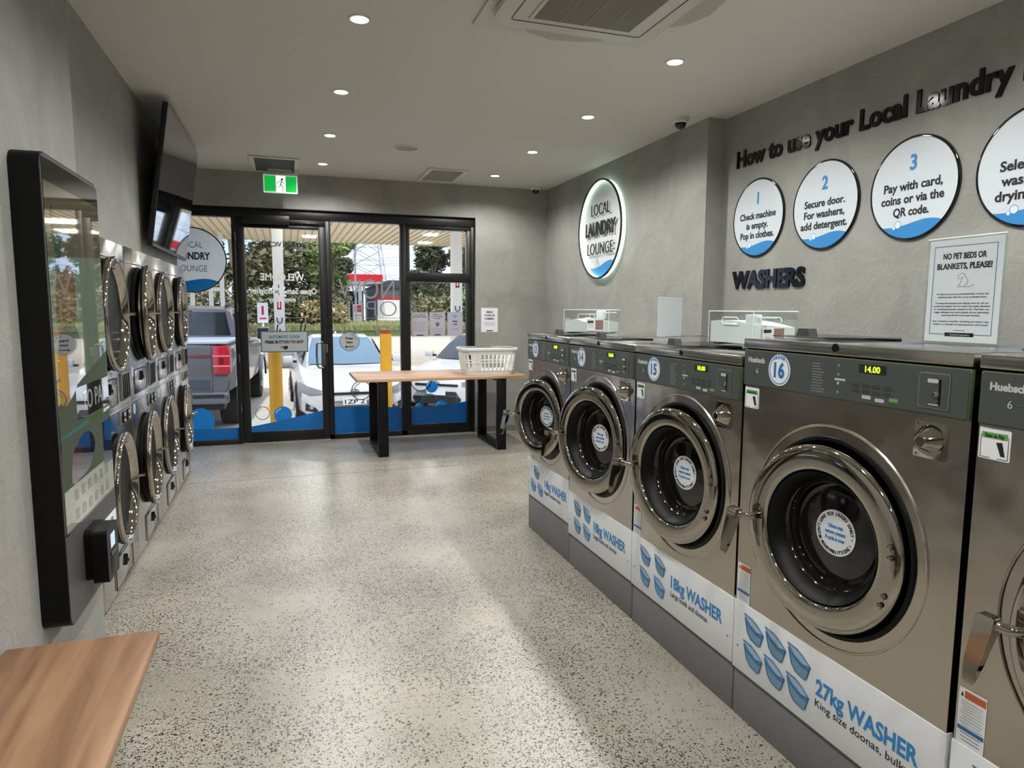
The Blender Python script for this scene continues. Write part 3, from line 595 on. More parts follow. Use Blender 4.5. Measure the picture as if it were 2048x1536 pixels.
# ------------------------------------------------------------------ dryer stacks
def dryer(i):
    lab = ('stacked steel dryer nearest the payment kiosk', 'stacked steel dryer second from the payment kiosk', 'stacked steel dryer second from the shopfront', 'stacked steel dryer nearest the shopfront')[i]
    g = thing('stacked_dryer', (-.874, 4.006 + .798 * i, 0), PI / 2, lab, 'dryer', 'stacked dryers along the left wall')
    hw = .397; D = 1.05
    b = B(); b.box((-hw, .0, .02), (hw, D, 1.85), M_STEELV, .003)
    for z in (.945, 1.762): b.box((-hw, -.004, z - .006), (hw, .01, z + .006), M_STEELV, .001)
    b.box((-hw, .03, 0), (hw, D, .02), M_BLACK); b.build('cabinet', g)
    FR = lambda x, z, y=-.001: front(x, y, z)
    for k, zc in enumerate((.539, 1.461)):
        r = .299; a = R((2.4, 3.0, .0, 3.0)[i]) if k == 0 else R((1.8, 5., 0., 2.)[i])
        hinge = Vector((r, -.036, zc)); ux = Vector((math.cos(a), math.sin(a), 0)); DR = frame(hinge - ux * r, ux, UP)
        b = B(); b.lathe([(r - .02, .012), (r - .02, -.03), (r - .05, -.03)], M_BLACK, front(0, -.012, zc) @ T(0, 0, 0), 64, (False, False)); b.lathe([(r - .006, -.016), (r - .006, -.034)], M_BLACK, DR, 64, (False, False)); b.disc(r - .012, M_BLACK, front(0, -.003, zc), 0, 48); b.build('door_gasket', g)
        b = B(); b.lathe([(r - .004, -.02), (r, -.012), (r, -.002), (r - .006, .004), (r - .016, .004), (r - .024, -.003), (r - .034, -.03), (r - .052, -.10), (r - .075, -.115), (r - .1, -.118)], M_CHROME, DR @ T(0, 0, .0), 80, (False, False)); d = b.build('door', g, sharp=50)
        b = B(); b.lathe([(r - .095, -.112), (.15, -.135), (.001, -.145)], mat('dryer_window', (10, 10, 9), .3, spec=.0), DR, 48, (False, False)); b.build('door_glass', d)
        b = B(); b.tube([(r - .012, .0, -.004), (r - .010, .0, .02), (r - .008, .0, .036)], [.011, .008, .009], M_CHROME, 8, M=DR)
        b.build('door_handle', d)
    for k, (z0, z1) in enumerate(((.045, .2), (.985, 1.125))):
        x0, x1 = (-.19, .20) if k == 0 else (-.30, .06)
        b = B(); b.box((x0, -.006, z0), (x1, .01, z1), M_STEELV, .002); b.tube([(x0, -.005, z0), (x0, -.005, z1), (x1, -.005, z1), (x1, -.005, z0)], .0025, M_BLACK, 4, True); p = b.build('lint_door', g)
        b = B(); xm = (x0 + x1) / 2; zm = (z0 + z1) / 2 + .02; b.prism(loopback([(-.03, -.02), (0, -.012), (.03, -.02), (.012, .006), (0, .034), (-.012, .006)], 4), .014, M_BLACK, FR(xm, zm, -.006)); b.lathe([(.008, .014), (.006, .02)], M_BLACK, FR(xm, zm, -.006), 12); b.build('lint_knob', p)
    # controls: upper dryer's slots and price label, lower dryer's switches and badge
    b = B(); b.box((.16, -.008, .985), (.36, .01, 1.14), mat('control_grey', (150, 150, 148), .3, .8), .003)
    for x in (.19, .235, .28, .33): b.box((x - .008, -.012, .995), (x + .008, .0, 1.13), M_BLACK, .002)
    b.build('coin_panel', g)
    b = B(); b.box((-.12, -.003, 1.138), (-.02, .0, 1.158), M_WHITE); b.build('price_label', g)
    b = B(); b.box((.08, -.006, .862), (.36, .01, .936), mat('control_grey'), .002)
    for x in (.16, .27): b.box((x - .03, -.012, .868), (x + .03, .0, .93), M_BLACK, .003); b.box((x - .012, -.016, .905), (x + .012, -.01, .922), M_INKL); b.box((x - .012, -.016, .876), (x + .012, -.01, .888), M_INKL)
    b.build('switch_panel', g)
    for z in (.9, 1.06 + .06):
        b = B(); Q = FR(-.33, z, -.002); b.disc(.032, M_WHITE, Q, 0, 32); b.ring(.025, .028, M_BLUE, Q, .0006, 32); b.text(str((9 - 2 * i if z > 1 else 10 - 2 * i)), M_BLUED, Q @ T(0, -.012, .0006), .024, bold=.03); b.build('number_badge', g)
    return g
for i in range(4): dryer(i)

# ------------------------------------------------------------------ wall signs on the right
WM = lambda y, z, off=0.: frame((XR2 - off, y, z), (0, -1, 0), (0, 0, 1))
def step_sign(yc, num, lines, widths, label):
    r = .274; Q = WM(yc, 2.152); g = thing('step_sign', (XR2, yc, 2.152), -PI / 2, label, 'sign', 'round step signs on the right wall')
    Q = front(0, 0, 0)
    b = B(); b.lathe([(r, 0), (r, .012), (r - .003, .014), (r - .012, .014), (r - .012, .012)], M_BLKGL, Q, 72, (True, False)); b.build('rim', g)
    b = B(); b.disc(r - .011, mat('sign_white_gloss', (207, 216, 222), .16, var=.01), Q, .0125, 72); b.prism(wave_segment(r - .012, R(228), R(316), .03, .04), .0005, M_BLUE, Q @ T(0, 0, .0128))
    for (u, v, rr) in ((-.075, -.186, .021), (-.1, -.2, .011)): b.disc(rr, mat('bubble_white', (214, 228, 238), .3), Q @ T(u, v, .0136), 0, 24); b.ring(rr * .86, rr, M_BLUE, Q @ T(u, v, .014), 0, 24)
    b.build('face', g)
    b = B(); b.text(num, M_BLUE, Q @ T(0, .098, .0132), .078, bold=.025, d=.002); b.build('number', g)
    for i, (s, w) in enumerate(zip(lines, widths)):
        b = B(); b.text(s, M_INK, Q @ T(0, -.005 - .068 * i, .0132), .045, w, bold=.028, d=.001); b.build('text_line', g)
step_sign(4.11, '1', ('Check machine', 'is empty.', 'Pop in clothes.'), (.385, .23, .36), 'round white sign numbered 1 above the washers lettering')
step_sign(3.478, '2', ('Secure door.', 'For washers,', 'add detergent.'), (.335, .335, .385), 'round white sign numbered 2 about adding detergent')
step_sign(2.85, '3', ('Pay with card,', 'coins or via the', 'QR code.'), (.36, .385, .22), 'round white sign numbered 3 about paying, above the pet notice')
step_sign(2.222, '4', ('Select your', 'washing or', 'drying cycle.'), (.31, .29, .34), 'round white sign nearest the camera, reading about selecting a cycle')
def prefix_w(full, pre, w, bold):
    a = font_mesh(full, bold)[0]; c = font_mesh(pre, bold)[0]
    return w * (max(v.x for v in a) - min(v.x for v in a)) / (max(v.x for v in c) - min(v.x for v in c))
t1 = 'How to use your Local Laundry Lounge'; wv = prefix_w(t1, 'How to use your Local Laundry', 2.02, .022)
g = thing('wall_lettering', (XR2, 4.374, 2.542), -PI / 2, 'long heading of black raised letters across the top of the right wall', 'wall lettering')
sc1 = wv / (max(v.x for v in font_mesh(t1, .022)[0]) - min(v.x for v in font_mesh(t1, .022)[0])); pre = ''
for wd in t1.split(' '):
    x_ = min(v.x for v in font_mesh(wd, .022)[0]); full = font_mesh(pre + wd, .022)[0]; x1_ = max(v.x for v in full); wl = max(v.x for v in font_mesh(wd, .022)[0]) - x_
    b = B(); b.text(wd, M_LETTER, front((x1_ - wl - min(v.x for v in font_mesh(t1, .022)[0])) * sc1, 0, 0), .112, wl * sc1, 'l', .034, .011); b.build('word', g); pre += wd + ' '
b = B(); b.text('WASHERS', M_LETTER, WM(4.372, 1.662), .118, .755, 'l', .044, .014); b.build('wall_lettering', label='single word of heavy black raised letters above the white powder tub', cat='wall lettering')
# illuminated roundel
g = thing('illuminated_sign', (XR1, 6.29, 2.297), -PI / 2, 'round glowing laundry logo sign on the bay wall beyond the washers', 'sign')
Q = front(0, 0, 0); LEDM = mat('led_halo', (222, 255, 232), .5, emit=2.6, var=.01)
b = B(); b.lathe([(.468, .0), (.468, .012)], mat('drum_white', (225, 228, 224), .5), Q, 72, (True, False)); b.build('housing', g)
b = B(); b.lathe([(.482, .002), (.482, .046), (.472, .046), (.472, .012)], LEDM, Q, 80, (False, False)); b.build('led_hoop', g)
b = B(); b.lathe([(.493, .044), (.493, .056), (.474, .056), (.474, .044), (.493, .044)], M_BLKGL, Q, 80, (False, False)); b.build('rim', g)
b = B(); b.disc(.471, mat('face_white', (204, 208, 210), .4, var=.02), Q, .0125, 72); b.prism(wave_segment(.47, R(232), R(314), .03, .05), .0008, M_BLUE, Q @ T(0, 0, .013)); b.ring(.032, .037, M_INKG, Q @ T(-.1, -.345, .0145), seg=24); b.ring(.018, .022, M_INKG, Q @ T(-.11, -.285, .0145), seg=24); b.build('face', g)
for t_, v_, h_, w_, b_ in (('LOCAL', .145, .118, .42, -.012), ('LAUNDRY', -.05, .13, .68, .035), ('LOUNGE', -.245, .12, .58, -.012)):
    b = B(); b.text(t_, M_INK, Q @ T(.0, v_, .034), h_, w_, bold=b_, d=.006); b.build('text_line', g)

# ------------------------------------------------------------------ things standing on the washers
def acrylic_tub(loc, rot, w, dd, h, label, pl):
    g = thing('acrylic_tub', loc, rot, label, 'tub', 'clear tubs of washing powder')
    b = B(); t = .004; hw = w / 2; hd = dd / 2
    for lo, hi in (((-hw, -hd, .006), (hw, -hd + t, h)), ((-hw, hd - t, .006), (hw, hd, h)), ((-hw, -hd + t, .006), (-hw + t, hd - t, h)), ((hw - t, -hd + t, .006), (hw, hd - t, h)), ((-hw, -hd, .004), (hw, hd, .008))): b.box(lo, hi, M_ACRY)
    b.build('walls', g)
    b = B(); b.tube([(-hw, -hd, h), (hw, -hd, h), (hw, hd, h), (-hw, hd, h)], .0022, M_ACRYE, 6, True)
    for sx in (-1, 1): b.cyl((sx * hw, -hd, .006), (sx * hw, -hd, h), .0016, M_ACRYE, seg=6)
    b.build('edge', g)
    for y in (-hd - .0005, hd + .0005):
        b = B(); b.tube([(p[0], y, p[1]) for p in rrect(-.055, h * .62, .055, h * .82, .014, 3)], .002, M_ACRYE, 6, True); b.build('hand_hole', g)
    for sx in (-1, 1):
        b = B(); b.box((sx * hw * .7 - .02, -hd + .01, 0), (sx * hw * .7 + .02, hd - .01, .005), M_BLACK); b.build('foot', g)
    b = B(); Q = front(hw * .42, -hd - .001, h * .36) if rot > -1 else frame((hw + .001, -hd + .1, h * .3), (0, 1, 0), (0, 0, 1))
    b.sheet(-.055, -.035, .055, .035, M_WHITE, Q); b.sheet(-.05, .012, -.012, .026, mat('label_green', (30, 60, 44), .5), Q, .0006); greek(b, Q @ T(-.03, 0, .0006), .036, .006, 3, .008, M_INKL, .0025); b.sheet(.0, -.028, .05, .03, mat('label_pink', (136, 108, 102), .5, var=.4, scale=90), Q, .0006); b.build('label_sticker', g)
    # the powder: a heap with an uneven top
    N = 12; vs = []; f = pl
    for j in range(N + 1):
        for i in range(N + 1):
            u = i / N; v = j / N; vs.append((-hw + .006 + (w - .012) * u, -hd + .006 + (dd - .012) * v, max(.03, f(u, v) * h)))
    k = len(vs); fs = [(j * (N + 1) + i, j * (N + 1) + i + 1, (j + 1) * (N + 1) + i + 1, (j + 1) * (N + 1) + i) for j in range(N) for i in range(N)]
    rim = [i for i in range(N + 1)] + [j * (N + 1) + N for j in range(1, N + 1)] + [N * (N + 1) + i for i in range(N - 1, -1, -1)] + [j * (N + 1) for j in range(N - 1, 0, -1)]
    for q in rim: vs.append((vs[q][0], vs[q][1], .009))
    fs += [(rim[i], rim[(i + 1) % len(rim)], k + (i + 1) % len(rim), k + i) for i in range(len(rim))] + [tuple(range(k, k + len(rim)))]
    b = B(); b.mesh(vs, fs, mat('washing_powder', (226, 232, 230), .9, var=.04, scale=200, bump=.3), smooth=True)
    return g, b
g, b = acrylic_tub((1.79, 3.83, 1.3545), R(-46), .29, .2, .142, 'clear acrylic powder tub standing across the far two washers', lambda u, v: .5 + .16 * math.exp(-((u - .25) / .16) ** 2) - .05 * math.sin(5 * u + 2 * v))
b.build('washing_powder', label='white washing powder heaped in the tub by the window end', cat='washing powder', kind='stuff', loc=g.location, rotz=R(-46))
g, b = acrylic_tub((1.868, 2.412, 1.3545), -PI / 2, .3, .215, .14, 'clear acrylic powder tub beside the tall washer', lambda u, v: .66 + .08 * math.sin(3 * u + .5) - .1 * u * v)
b.build('washing_powder', label='white washing powder filling the tub beside the tall washer', cat='washing powder', kind='stuff', loc=g.location, rotz=-PI / 2)
def scoop(loc, rot, label):
    b = B(); b.box((-.03, -.022, 0), (.03, .022, .045), mat('scoop_plastic', (220, 230, 236), .35), .006); b.box((-.006, -.1, .03), (.006, -.02, .036), mat('scoop_plastic'), .002)
    b.build('powder_scoop', label=label, cat='scoop', loc=loc, rotz=rot)
scoop((1.83, 3.785, 1.447), R(40), 'pale plastic scoop lying on the powder by the window end')
scoop((1.80, 2.31, 1.437), R(20), 'pale plastic scoop standing in the powder beside the tall washer')
# pet notice in its stand
g = thing('sign_holder', (1.853, 1.463, 1.402), -PI / 2, 'acrylic stand with the pet bed notice on top of the tall washer', 'sign holder')
Q = front(0, 0, .155)
b = B(); b.box((-.118, -.003, .001), (.118, -.0005, .31), M_ACRY); b.box((-.118, .004, .001), (.118, .0065, .31), M_ACRY); b.box((-.118, -.06, .0005), (.118, .06, .003), M_ACRY); b.tube([(-.118, 0, .31), (.118, 0, .31)], .0016, M_ACRYE, 6); b.build('stand', g)
b = B(); b.box((-.112, .0002, .008), (.112, .0018, .305), M_PAPER); Q = front(0, -.0001, .157)
for a in ((-.096, -.128, .096, -.126), (-.096, .128, .096, .13), (-.096, -.128, -.094, .13), (.094, -.128, .096, .13)): b.sheet(*a, M_BLUED, Q)
b.text('NO PET BEDS OR', M_INK, Q @ T(0, .092, 0), .0165, .132, bold=.035); b.text('BLANKETS, PLEASE!', M_INK, Q @ T(0, .063, 0), .0165, .168, bold=.035)
b.tube([(-.004, .05, 0), (-.016, .043, 0), (-.014, .034, 0), (-.002, .036, 0), (.006, .046, 0), (-.004, .05, 0)], .0007, M_INKG, 4, M=Q); b.tube([(-.002, .036, 0), (-.010, .016, 0), (-.016, .011, 0), (.004, .011, 0), (.012, .018, 0), (.016, .03, 0), (.006, .042, 0)], .0007, M_INKG, 4, M=Q); b.tube([(.006, .011, 0), (.02, .010, 0), (.034, .017, 0)], .0007, M_INKG, 4, M=Q)
for i, (s, w) in enumerate((('We love your pets and understand their comfort, but', .16), ('unfortunately their fur is not washable here.', .15), ('', 0), ('To keep this laundromat allergy-free for all our', .165), ('customers please do not wash pet beds, blankets', .175), ('or anything heavily coated in fur. Pet hair can', .17), ('trigger allergies and other people do not appreciate', .17), ('removing the fur from their laundry.', .12), ('', 0), ('Any machine used for washing pet items may', .175), ('result in a charge to the payment card used.', .17))):
    if s: b.text(s, M_INK, Q @ T(0, -.012 - .0088 * i, 0), .0046, w, bold=0.)
b.text('Local Laundry Lounge', M_INKG, Q @ T(0, -.116, 0), .0025, .035, bold=0.); b.sheet(-.045, -.133, .045, -.122, M_INK, Q, .0003); b.text('Local Laundry', M_INKL, Q @ T(.004, -.130, .0006), .0045, .06); b.build('notice_paper', g)
# blank sign holder seen from behind
g = thing('sign_holder', (2.198, 3.597, 1.337), R(29), 'blank white back of a small sign stand behind the far tub', 'sign holder')
b = B(); b.box((-.145, -.0005, .003), (.145, .0015, .24), M_PAPER); b.build('notice_paper', g)
b = B(); b.box((-.15, -.0035, .001), (.15, -.001, .244), M_ACRY); b.box((-.15, .002, .001), (.15, .0045, .244), M_ACRY); b.box((-.15, -.05, .0005), (.15, .05, .003), M_ACRY); b.build('stand', g)

# ------------------------------------------------------------------ folding table, basket, bench
g = thing('folding_table', (1.525, 7.2, 0), 0, 'long timber-topped table on black frames under the shopfront window', 'table')
b = B(); b.box((-.888, -.43, .768), (.889, .43, .80), M_WOODT, .003); b.build('table_top', g)
for sx, xa in ((-1, -.63), (1, .62)):
    b = B(); w = .05
    b.box((xa - w, -.40, .0), (xa + w, -.35, .768), M_BLKMT, .003); b.box((xa - w, .35, .0), (xa + w, .40, .768), M_BLKMT, .003); b.box((xa - w, -.35, .0), (xa + w, .35, .045), M_BLKMT, .003); b.box((xa - w, -.35, .738), (xa + w, .35, .768), M_BLKMT, .003); b.build('leg', g)
BKM = mat('basket_plastic', (222, 224, 222), .4, var=.02)
g = thing('laundry_basket', (2.06, 7.08, .80), 0, 'white slatted plastic laundry basket on the timber table', 'basket')
def bk(z, k=1.):
    t = z / .28; a = (.25 + .04 * t) * k; c = (.165 + .035 * t) * k
    return rrect(-a, -c, a, c, .07, 6)
NB = len(bk(0)); b = B()
b.loft([[(x, y, z) for x, y in bk(z)] for z in (0, .004, .045)], BKM, False); b.poly([(x, y, .004) for x, y in bk(0)], BKM)
b.loft([[(x, y, z) for x, y in bk(z)] for z in (.215, .262)], BKM, False)
def edge_pt(t, z):
    o = bk(z); L = [0.]
    for i in range(len(o)): p, q = o[i], o[(i + 1) % len(o)]; L.append(L[-1] + math.hypot(p[0] - q[0], p[1] - q[1]))
    s_ = (t % 1) * L[-1]
    for i in range(len(o)):
        if L[i + 1] >= s_:
            p, q = o[i], o[(i + 1) % len(o)]; f = (s_ - L[i]) / max(1e-9, L[i + 1] - L[i]); return (p[0] + (q[0] - p[0]) * f, p[1] + (q[1] - p[1]) * f, z)
    return (o[0][0], o[0][1], z)
for i in range(36): b.tube([edge_pt(i / 36, .04), edge_pt(i / 36, .22)], .0105, BKM, 8)
b.tube([edge_pt(i / 40, .13) for i in range(40)], .006, BKM, 6, True)
for sx in (-1, 1):
    pa = [(sx * .2555, -.10, .04), (sx * .2555, .10, .04), (sx * .2812, .12, .22), (sx * .2812, -.12, .22)]; b.poly(pa, BKM)
b.poly([(-.19, -.1705, .04), (-.12, -.1705, .04), (-.125, -.193, .22), (-.21, -.193, .22)], BKM); b.build('body', g)
b = B(); b.loft([[(x, y, z) for x, y in bk(.262, k)] for z, k in ((.255, 1.0), (.258, 1.06), (.278, 1.07), (.284, 1.05), (.282, 1.0))], BKM, False); b.build('rim', g)
b = B(); b.box((-.07, .19, .283), (.1, .225, .291), mat('basket_grip', (110, 112, 112), .6), .003); b.build('handle_grip', g)
g = thing('timber_bench', (-.612, 1.3, 0), 0, 'warm timber bench top against the left wall in the near corner', 'bench')
b = B(); b.box((-.21, -1.6, .455), (.2, .985, .487), M_WOOD, .002); b.build('seat', g)
for y in (-1.35, .35):
    b = B()
    b.box((-.17, y - .04, 0), (-.13, y + .04, .455), M_BLKMT, .002); b.box((.10, y - .04, 0), (.14, y + .04, .455), M_BLKMT, .002); b.box((-.13, y - .04, 0), (.1, y + .04, .03), M_BLKMT, .002); b.build('leg', g)

# ------------------------------------------------------------------ payment kiosk and television
g = thing('payment_kiosk', (XN + .003, 2.965, .384), PI / 2, 'tall black wall-mounted payment kiosk with a lit poster screen', 'kiosk')
b = B(); kk = rrect(-.355, 0, .355, 1.621, .045, 6); b.prism(kk, .083, M_BLKMT, front(0, 0, 0)); b.build('housing', g)
b = B(); b.prism(rrect(-.35, .005, .35, 1.616, .042, 6), .002, mat('kiosk_grey_face', (74, 72, 72), .5, var=.03), front(0, -.083, 0)); b.build('front_panel', g)
SQ = front(0, -.0862, 0)
def scr(name, rgb, e=.3):
    new = 'screen_' + name not in MATS; m = mat('screen_' + name, rgb, .03, var=.12, scale=5, emit=e, coat=1.0)
    if new:
        p = m.node_tree.nodes['Principled BSDF']
        for k_ in list(p.inputs['Base Color'].links): m.node_tree.links.remove(k_)
        p.inputs['Base Color'].default_value = (.008, .008, .008, 1); p.inputs['Coat IOR'].default_value = 2.1; p.inputs['Coat Roughness'].default_value = .01
    return m
b = B(); b.box((-.34, -.0862, .325), (.345, -.085, 1.605), mat('screen_glass_border', (24, 23, 21), .08, coat=.5)); b.build('screen_surround', g)
b = B(); b.sheet(-.335, .335, .34, 1.53, scr('pale', (190, 204, 172)), SQ)
b.sheet(-.335, 1.3, .34, 1.53, scr('tan', (150, 140, 104)), SQ, .0003)
b.prism([(-.335, .78), (.34, .93), (.34, 1.32), (-.335, 1.28)], .0002, scr('mint', (176, 200, 170)), SQ @ T(0, 0, .0002))
b.prism(loopback([(-.22, .95), (-.1, 1.0), (-.05, 1.18), (-.14, 1.3), (-.25, 1.24), (-.29, 1.08)], 5), .0002, scr('skin', (168, 122, 92)), SQ @ T(0, 0, .0005))
b.prism(loopback([(-.3, .78), (-.12, .82), (-.02, .96), (-.12, 1.06), (-.28, 1.0)], 5), .0002, scr('shirt', (52, 62, 84)), SQ @ T(0, 0, .0008))
b.prism([(-.26, 1.22), (-.2, 1.25), (-.18, 1.40), (-.28, 1.46)], .0002, scr('leaf', (60, 108, 62)), SQ @ T(0, 0, .0008))
b.sheet(-.13, .70, .335, .82, scr('band', (60, 62, 56), .2), SQ, .0008); b.text('TO PAY', scr('white', (226, 228, 220), .5), SQ @ T(.12, .725, .0012), .075, .34, bold=-.01)
b.prism([(-.335, .66), (.34, .68), (.34, .695), (-.335, .672)], .0002, scr('lime', (128, 178, 74)), SQ @ T(0, 0, .0008))
b.prism(loopback([(-.2, .5), (-.02, .5), (.08, .58), (0, .64), (-.14, .62)], 5), .0002, scr('navy', (46, 50, 80)), SQ @ T(0, 0, .0008)); b.prism(loopback([(-.24, .49), (-.12, .5), (-.1, .6), (-.2, .6)], 5), .0002, scr('maroon', (112, 58, 62)), SQ @ T(0, 0, .001)); b.sheet(.2, .46, .34, .64, scr('royal', (40, 78, 130), .2), SQ, .0012)
b.sheet(-.335, .335, .34, .48, scr('paper', (206, 210, 188)), SQ, .001)
for i in range(6):
    for j in range(2): b.prism(rrect(-.022, -.02, .022, .02, .01, 3), .0002, scr('icon', (140, 140, 122), .2), SQ @ T(-.2 + i * .085, .44 - j * .07, .0014))
b.build('screen', g)
b = B(); b.prism(rrect(-.15, .09, .02, .285, .02), .03, M_BLKMT, front(0, -.085, 0)); b.prism(rrect(-.165, .083, .0, .283, .012), .052, M_BLKMT, front(0, -.113, 0)); t = b.build('card_terminal', g)
b = B(); b.sheet(-.115, .2, -.05, .255, mat('terminal_screen', (170, 190, 214), .2, emit=.7), front(0, -.1655, 0)); b.build('display', t)
b = B(); b.box((-.13, -.166, .10), (-.03, -.160, .17), M_BLACK, .003); b.box((-.12, -.168, .172), (-.04, -.164, .186), mat('terminal_slot', (40, 40, 42), .3)); b.build('card_slot', t)
b = B(); b.prism([(.16, .185), (.345, .185), (.345, .237), (.16, .237)], .0005, M_PAPER, front(0, -.0856, 0)); b.text('tap', M_INKG, front(.27, -.0866, .2), .025, .05); b.build('label_sticker', g)

g = thing('television', (-.86, 6.085, 1.92), PI / 2, 'large black flat television tilted down from the bulkhead above the dryers', 'television')
TQ = frame((0, 0, 0), (1, 0, 0), (0, -math.sin(.147), math.cos(.147)))     # leaning into the room
b = B(); b.box((-.829, .0, -.035), (.829, .972, .0), mat('tv_shell', (10, 10, 11), .45), .006, TQ); b.box((-.5, .2, -.06), (.5, .7, -.03), mat('tv_shell'), .012, TQ); b.build('shell', g)
b = B(); b.box((-.82, .025, .0004), (.82, .964, .0012), mat('tv_screen', (12, 12, 14), .05, var=.05, coat=.8), M=TQ); b.build('screen', g)
b = B(); b.box((-.829, .0, .0), (.829, .02, .002), mat('tv_chin', (70, 68, 68), .3, .6), M=TQ); b.build('chin', g)
b = B(); b.box((-.25, .045, .3), (.25, .07, .62), M_BLKMT); b.box((-.2, -.05, .34), (-.15, .045, .4), M_BLKMT); b.box((.15, -.05, .34), (.2, .045, .4), M_BLKMT); b.box((-.2, -.02, .56), (-.15, .045, .6), M_BLKMT); b.box((.15, -.02, .56), (.2, .045, .6), M_BLKMT); b.build('wall_bracket', g)
b = B(); b.box((-.04, .05, .81), (.04, .072, .88), M_OFFW, .004); b.lathe([(.022, 0), (.022, .03), (.015, .034)], M_OFFW, front(0, .05, .845), 20); b.build('power_plug', g)

# ------------------------------------------------------------------ ceiling fittings
NEARL = ('recessed downlight nearest the camera in the %s row', 'second recessed downlight from the camera in the %s row', 'second recessed downlight from the shopfront in the %s row', 'recessed downlight closest to the shopfront in the %s row')
dl = []
def downlight(x, y, label):
    g = thing('downlight', (x, y, H), 0, label, 'ceiling light', 'recessed downlights')
    b = B(); b.lathe([(.058, 0), (.056, -.005), (.045, -.006), (.042, -.002), (.042, 0)], M_OFFW, I4, 32, (False, False)); b.build('trim_ring', g)
    b = B(); b.disc(.043, M_LAMP, I4, -.0025, 32); b.build('lens', g)
    ld = bpy.data.lights.new('downlight_lamp', 'SPOT'); ld.energy = SPOT_W; ld.spot_size = R(156); ld.spot_blend = .6; ld.shadow_soft_size = .045; ld.color = (1, .98, .945)
    lo = bpy.data.objects.new('downlight_lamp', ld); COL.objects.link(lo); lo.location = (0, 0, -.012); lo.parent = g
    return g
for x, row in ((.39, 'dryer side'), (2.19, 'washer side')):
    for k, y in enumerate((3.615, 4.82, 6.03, 7.215)): downlight(x, y, NEARL[k] % row)
    for k, y in enumerate((2.41, 1.2, 0., -1.2)): downlight(x, y, 'recessed downlight %s the air conditioner in the %s row' % (('just before', 'second behind', 'third behind', 'fourth behind')[k], row))
# ceiling cassette
g = thing('ceiling_air_conditioner', (1.41, 2.925, H), 0, 'white square air conditioner in the ceiling at the top edge of the photo', 'air conditioner')
ACM = mat('ac_plastic', (190, 189, 178), .4, var=.02); ACS = mat('ac_shadow_gap', (70, 70, 64), .6)
b = B(); b.prism([(p[0], -p[1]) for p in rrect(-.475, -.56, .475, .56, .01)], .012, ACM, frame((0, 0, 0), (1, 0, 0), (0, -1, 0))); b.build('ceiling_frame', g)
b = B(); b.loft([[(x, y, z) for x, y in rrect(-a, -a, a, a, rr, 8)] for a, rr, z in ((.425, .13, -.012), (.432, .13, -.03), (.425, .13, -.045), (.41, .12, -.05))], ACM, True); b.build('body', g)
b = B(); b.tube([(x, y, -.0505) for x, y in rrect(-.345, -.33, .345, .33, .02, 4)], .003, ACS, 4, True); b.box((-.27, -.28, -.058), (.275, .285, -.049), ACM, .004); b.build('grille_panel', g)
b = B(); b.box((-.25, -.26, -.0605), (.255, .265, -.057), mat('ac_grille', (112, 110, 96), .7, var=.05), .001)
for x in (-.12, 0.005, .13): b.box((x - .004, -.26, -.062), (x + .004, .265, -.06), mat('ac_grille_rib', (128, 126, 112), .6))
b.build('intake_grille', g)
for q in range(4):
    b = B(); Q = RZ(q * PI / 2)
    b.prism([(-.26, .42), (.26, .42), (.22, .50), (.12, .55), (-.05, .575), (-.19, .52)], .006, mat('ac_flap', (166, 163, 150), .5), Q @ T(0, 0, -.022)); b.build('air_flap', g)
# vents, speaker, cameras, exit sign
def vent(x0, y0, x1, y1, dark, label, name, cat):
    g = thing(name, ((x0 + x1) / 2, (y0 + y1) / 2, H), 0, label, cat); hx = (x1 - x0) / 2; hy = (y1 - y0) / 2; t = .045
    b = B()
    for a in ((-hx, -hy, hx, -hy + t), (-hx, hy - t, hx, hy), (-hx, -hy + t, -hx + t, hy - t), (hx - t, -hy + t, hx, hy - t)): b.box((a[0], a[1], -.014), (a[2], a[3], 0), M_OFFW, .003)
    b.build('frame', g)
    b = B(); b.box((-hx + t, -hy + t, -.003), (hx - t, hy - t, 0), mat('vent_dark', (78, 80, 82), .8) if dark else mat('vent_light', (150, 150, 144), .8))
    for i in range(14):
        y = -hy + t + (i + .5) * (2 * hy - 2 * t) / 14; b.box((-hx + t, y - .006, -.01), (hx - t, y + .004, -.002), mat('vent_slat', (120, 122, 122), .6) if dark else mat('vent_slat_light', (170, 170, 164), .6))
    b.build('grille', g)
vent(-.30, 7.04, .165, 7.8, True, 'dark slatted air grille in the ceiling above the exit sign', 'ceiling_vent', 'vent')
vent(1.43, 7.03, 1.855, 7.72, False, 'pale slatted air grille in the ceiling near the far right corner', 'ceiling_vent', 'vent')
g = thing('ceiling_speaker', (1.07, 6.25, H), 0, 'round pale speaker grille flush in the ceiling', 'speaker'); b = B(); b.lathe([(.112, 0), (.11, -.006), (.1, -.008)], M_OFFW, I4, 40, (False, False)); b.build('trim_ring', g); b = B(); b.disc(.1, mat('speaker_mesh', (158, 157, 150), .8, var=.15, scale=300), I4, -.0075, 40); b.build('grille', g)
def dome(x, y, label):
    g = thing('security_camera', (x, y, H), 0, label, 'security camera', 'dome cameras'); b = B(); b.lathe([(.06, 0), (.06, -.03), (.052, -.04)], M_OFFW, I4, 32); b.build('base', g)
    b = B(); b.lathe([(.044, -.04)] + [(.044 * math.cos(a), -.04 - .044 * math.sin(a)) for a in [PI / 2 * i / 8 for i in range(1, 8)]] + [(.001, -.084)], M_BLKGL, I4, 32, (False, False)); b.build('dome', g)
dome(2.86, 4.62, 'white dome camera on the ceiling by the wall step'); dome(2.84, 7.7, 'small white dome camera in the far ceiling corner')
g = thing('exit_sign', (-.018, 7.6, 2.685), 0, 'green running-man exit sign hanging from the ceiling above the door', 'exit sign')
